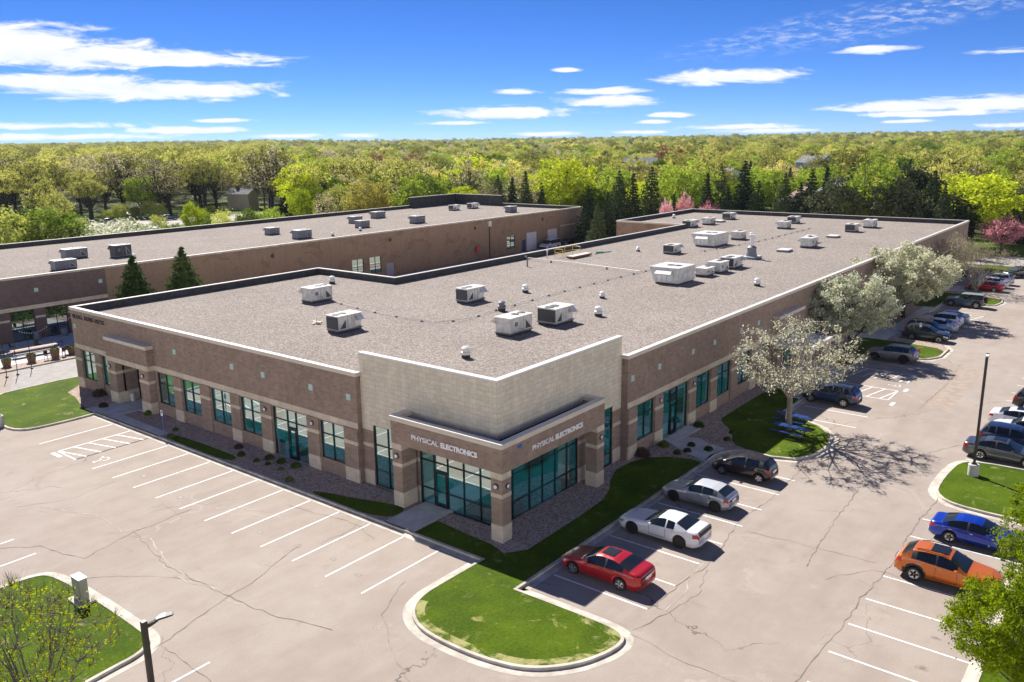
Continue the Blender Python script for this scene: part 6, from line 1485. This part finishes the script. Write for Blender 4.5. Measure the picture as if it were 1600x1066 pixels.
# patio of the rear building
ptable(2.5, 65.9, -3, 'long pale wooden patio table with benches', 4.6, 'wood', z=.13); ptable(-5.0, 65.5, 0, 'pale wooden patio table at the left frame edge', 2.4, 'wood', z=.13); ptable(8.6, 66.3, 0, 'pale patio table next to the front building corner', 2.4, 'wood', z=.13)
for px, py, lab in [(11, 573, 'brown planter pot at the left edge of the patio'), (50, 566, 'brown planter pot in front of the long patio table'), (87, 560, 'tall brown barrel planter at the right end of the long table'), (113, 553, 'brown planter pot nearest the front building corner')]:
    x, y = G(px, py, .1); r = empty('planter', (x, y, .1)); tag(r, lab, 'planter'); k = 1.35 if 'tall' in lab else 1
    m = MB(); m.lathe([(.34, 0), (.46, .62*k), (.5, .64*k), (.5, .7*k), (.4, .7*k)], 'planter', n=16); m.build('pot', r)
    rg = np.random.default_rng(int(px)); d = rg.normal(size=(260, 3)); d /= np.linalg.norm(d, axis=1)[:, None]; d[:, 2] = abs(d[:, 2])*.5; me = leaf_mesh('plant', d*.42+np.array([0, 0, .7*k]), None, .07, 'shrub_leaf', rg); o = bpy.data.objects.new('plant', me); COL.objects.link(o); o.parent = r
def patio_chair(x, y, rz, label):
    r = empty('patio_chair', (x, y, .13), R_(rz)); tag(r, label, 'chair', 'patio chairs')
    m = MB(); m.box(-.24, .24, -.24, .24, .43, .46, 'bronze_metal'); m.build('seat', r); m = MB(); m.box(-.24, .24, .22, .25, .5, .95, 'bronze_metal'); m.build('backrest', r)
    for a, c in ((-.21, -.21), (.21, -.21), (-.21, .21), (.21, .21)): m = MB(); m.tube([(a, c, 0), (a, c, .43)], .018, 'bronze_metal', 5); m.build('leg', r)
for i, (px, py, rz) in enumerate([(75, 562, 20), (98, 556, 200), (105, 553, 160), (20, 548, 90), (60, 545, 10), (95, 540, 250), (8, 560, 120)]):
    patio_chair(*G(px, py, .13), rz, ['dark metal patio chair at the near side of the long table', 'dark metal patio chair between the two barrel planters', 'dark metal patio chair beside the pot at the building corner', 'dark metal patio chair in front of the black door', 'dark metal patio chair behind the long table', 'dark metal patio chair in the shade at the right of the patio', 'dark metal patio chair beside the left edge pot'][i])
for px, py, lab in [(28, 586, 'tall thin black string light pole at the kerb'), (11, 590, 'thin black string light pole at the left edge'), (50, 576, 'thin black pole behind the middle planter')]:
    x, y = G(px, py); m = MB(); m.tube([(0, 0, 0), (0, 0, 3.3)], .035, 'black_metal', 6); m.lathe([(.14, 0), (.14, .12), (.05, .14)], 'black_metal', n=10); tag(m.build('light_pole', loc=(x, y, .02)), lab, 'pole')
def festoon(x0, x1, y, z, label):
    r = empty('string_lights', (x0, y, z)); tag(r, label, 'string lights'); P = [(t*(x1-x0), 0, -.55*math.sin(math.pi*t)) for t in [i/14 for i in range(15)]]
    m = MB(); m.tube(P, .012, 'black_metal', 4); m.build('cable', r)
    for p in P[1:-1]:
        m = MB(); m.lathe([(.03, -.14), (.06, -.09), (.04, -.02)], 'lamp_white', (p[0], p[1], p[2]), 8); m.build('bulb', r)
festoon(3.2, 6.6, 71.5, 1.9, 'white bulb string hanging before the black patio door'); festoon(6.8, 9.9, 71.8, 2.7, 'white bulb string hanging before the patio window')
for x, y, lab in [(5.7, 72.6, 'grey barrel beside the patio doorway'), (8.6, 72.4, 'dark grill standing before the patio window')]:
    m = MB(); m.lathe([(.32, 0), (.38, .3), (.38, .6), (.32, .9)], 'unit_grey', n=16); tag(m.build('barrel', loc=(x, y, .13)), lab, 'barrel')
r = empty('fire_pit', (-.6, 69.5, .13)); tag(r, 'low round stone fire pit in the patio shade', 'fire pit'); m = MB(); m.lathe([(.95, 0), (.95, .4), (.7, .4), (.65, .15)], 'concrete', n=20); m.build('stone_ring', r); m = MB(); m.lathe([(.6, .16), (.4, .3), (.1, .35)], 'plastic_black', n=12); m.build('coals', r)
r = empty('warning_sign', (83.9, 73.1, 0)); tag(r, 'small red sign on a metal frame against the warehouse wall', 'sign'); m = MB(); m.tube([(-.5, 0, 0), (0, 0, 1.6), (.5, 0, 0)], .05, 'unit_grey', 5); m.build('stand', r); m = MB(); m.box(-.4, .4, -.08, -.04, 1.5, 2.6, 'banner_red'); m.build('panel', r)

# thin clear air with a trace of haze
hz_m = bpy.data.materials.new('haze'); hz_m.use_nodes = True; hn = NB(hz_m.node_tree); hz_m.node_tree.nodes.clear(); ho = hn.n('ShaderNodeOutputMaterial'); hv = hn.n('ShaderNodeVolumePrincipled')
hv.inputs['Color'].default_value = (.72, .82, 1.0, 1); hv.inputs['Density'].default_value = .00005; hv.inputs['Anisotropy'].default_value = .2; hn.l(hv.outputs[0], ho.inputs['Volume'])
HAZE = True
if HAZE:
    MATS['haze'] = hz_m; m = MB(); m.box(-4200, 4300, -4200, 4300, -14, 62, 'haze'); tag(m.build('haze'), 'faint blue haze over the far woods', 'haze', kind='stuff')
scene.cycles.max_bounces = 6; scene.cycles.diffuse_bounces = 3; scene.cycles.glossy_bounces = 3; scene.cycles.transmission_bounces = 2
scene.cycles.use_adaptive_sampling = True; scene.cycles.adaptive_threshold = .01
scene.cycles.use_denoising = True
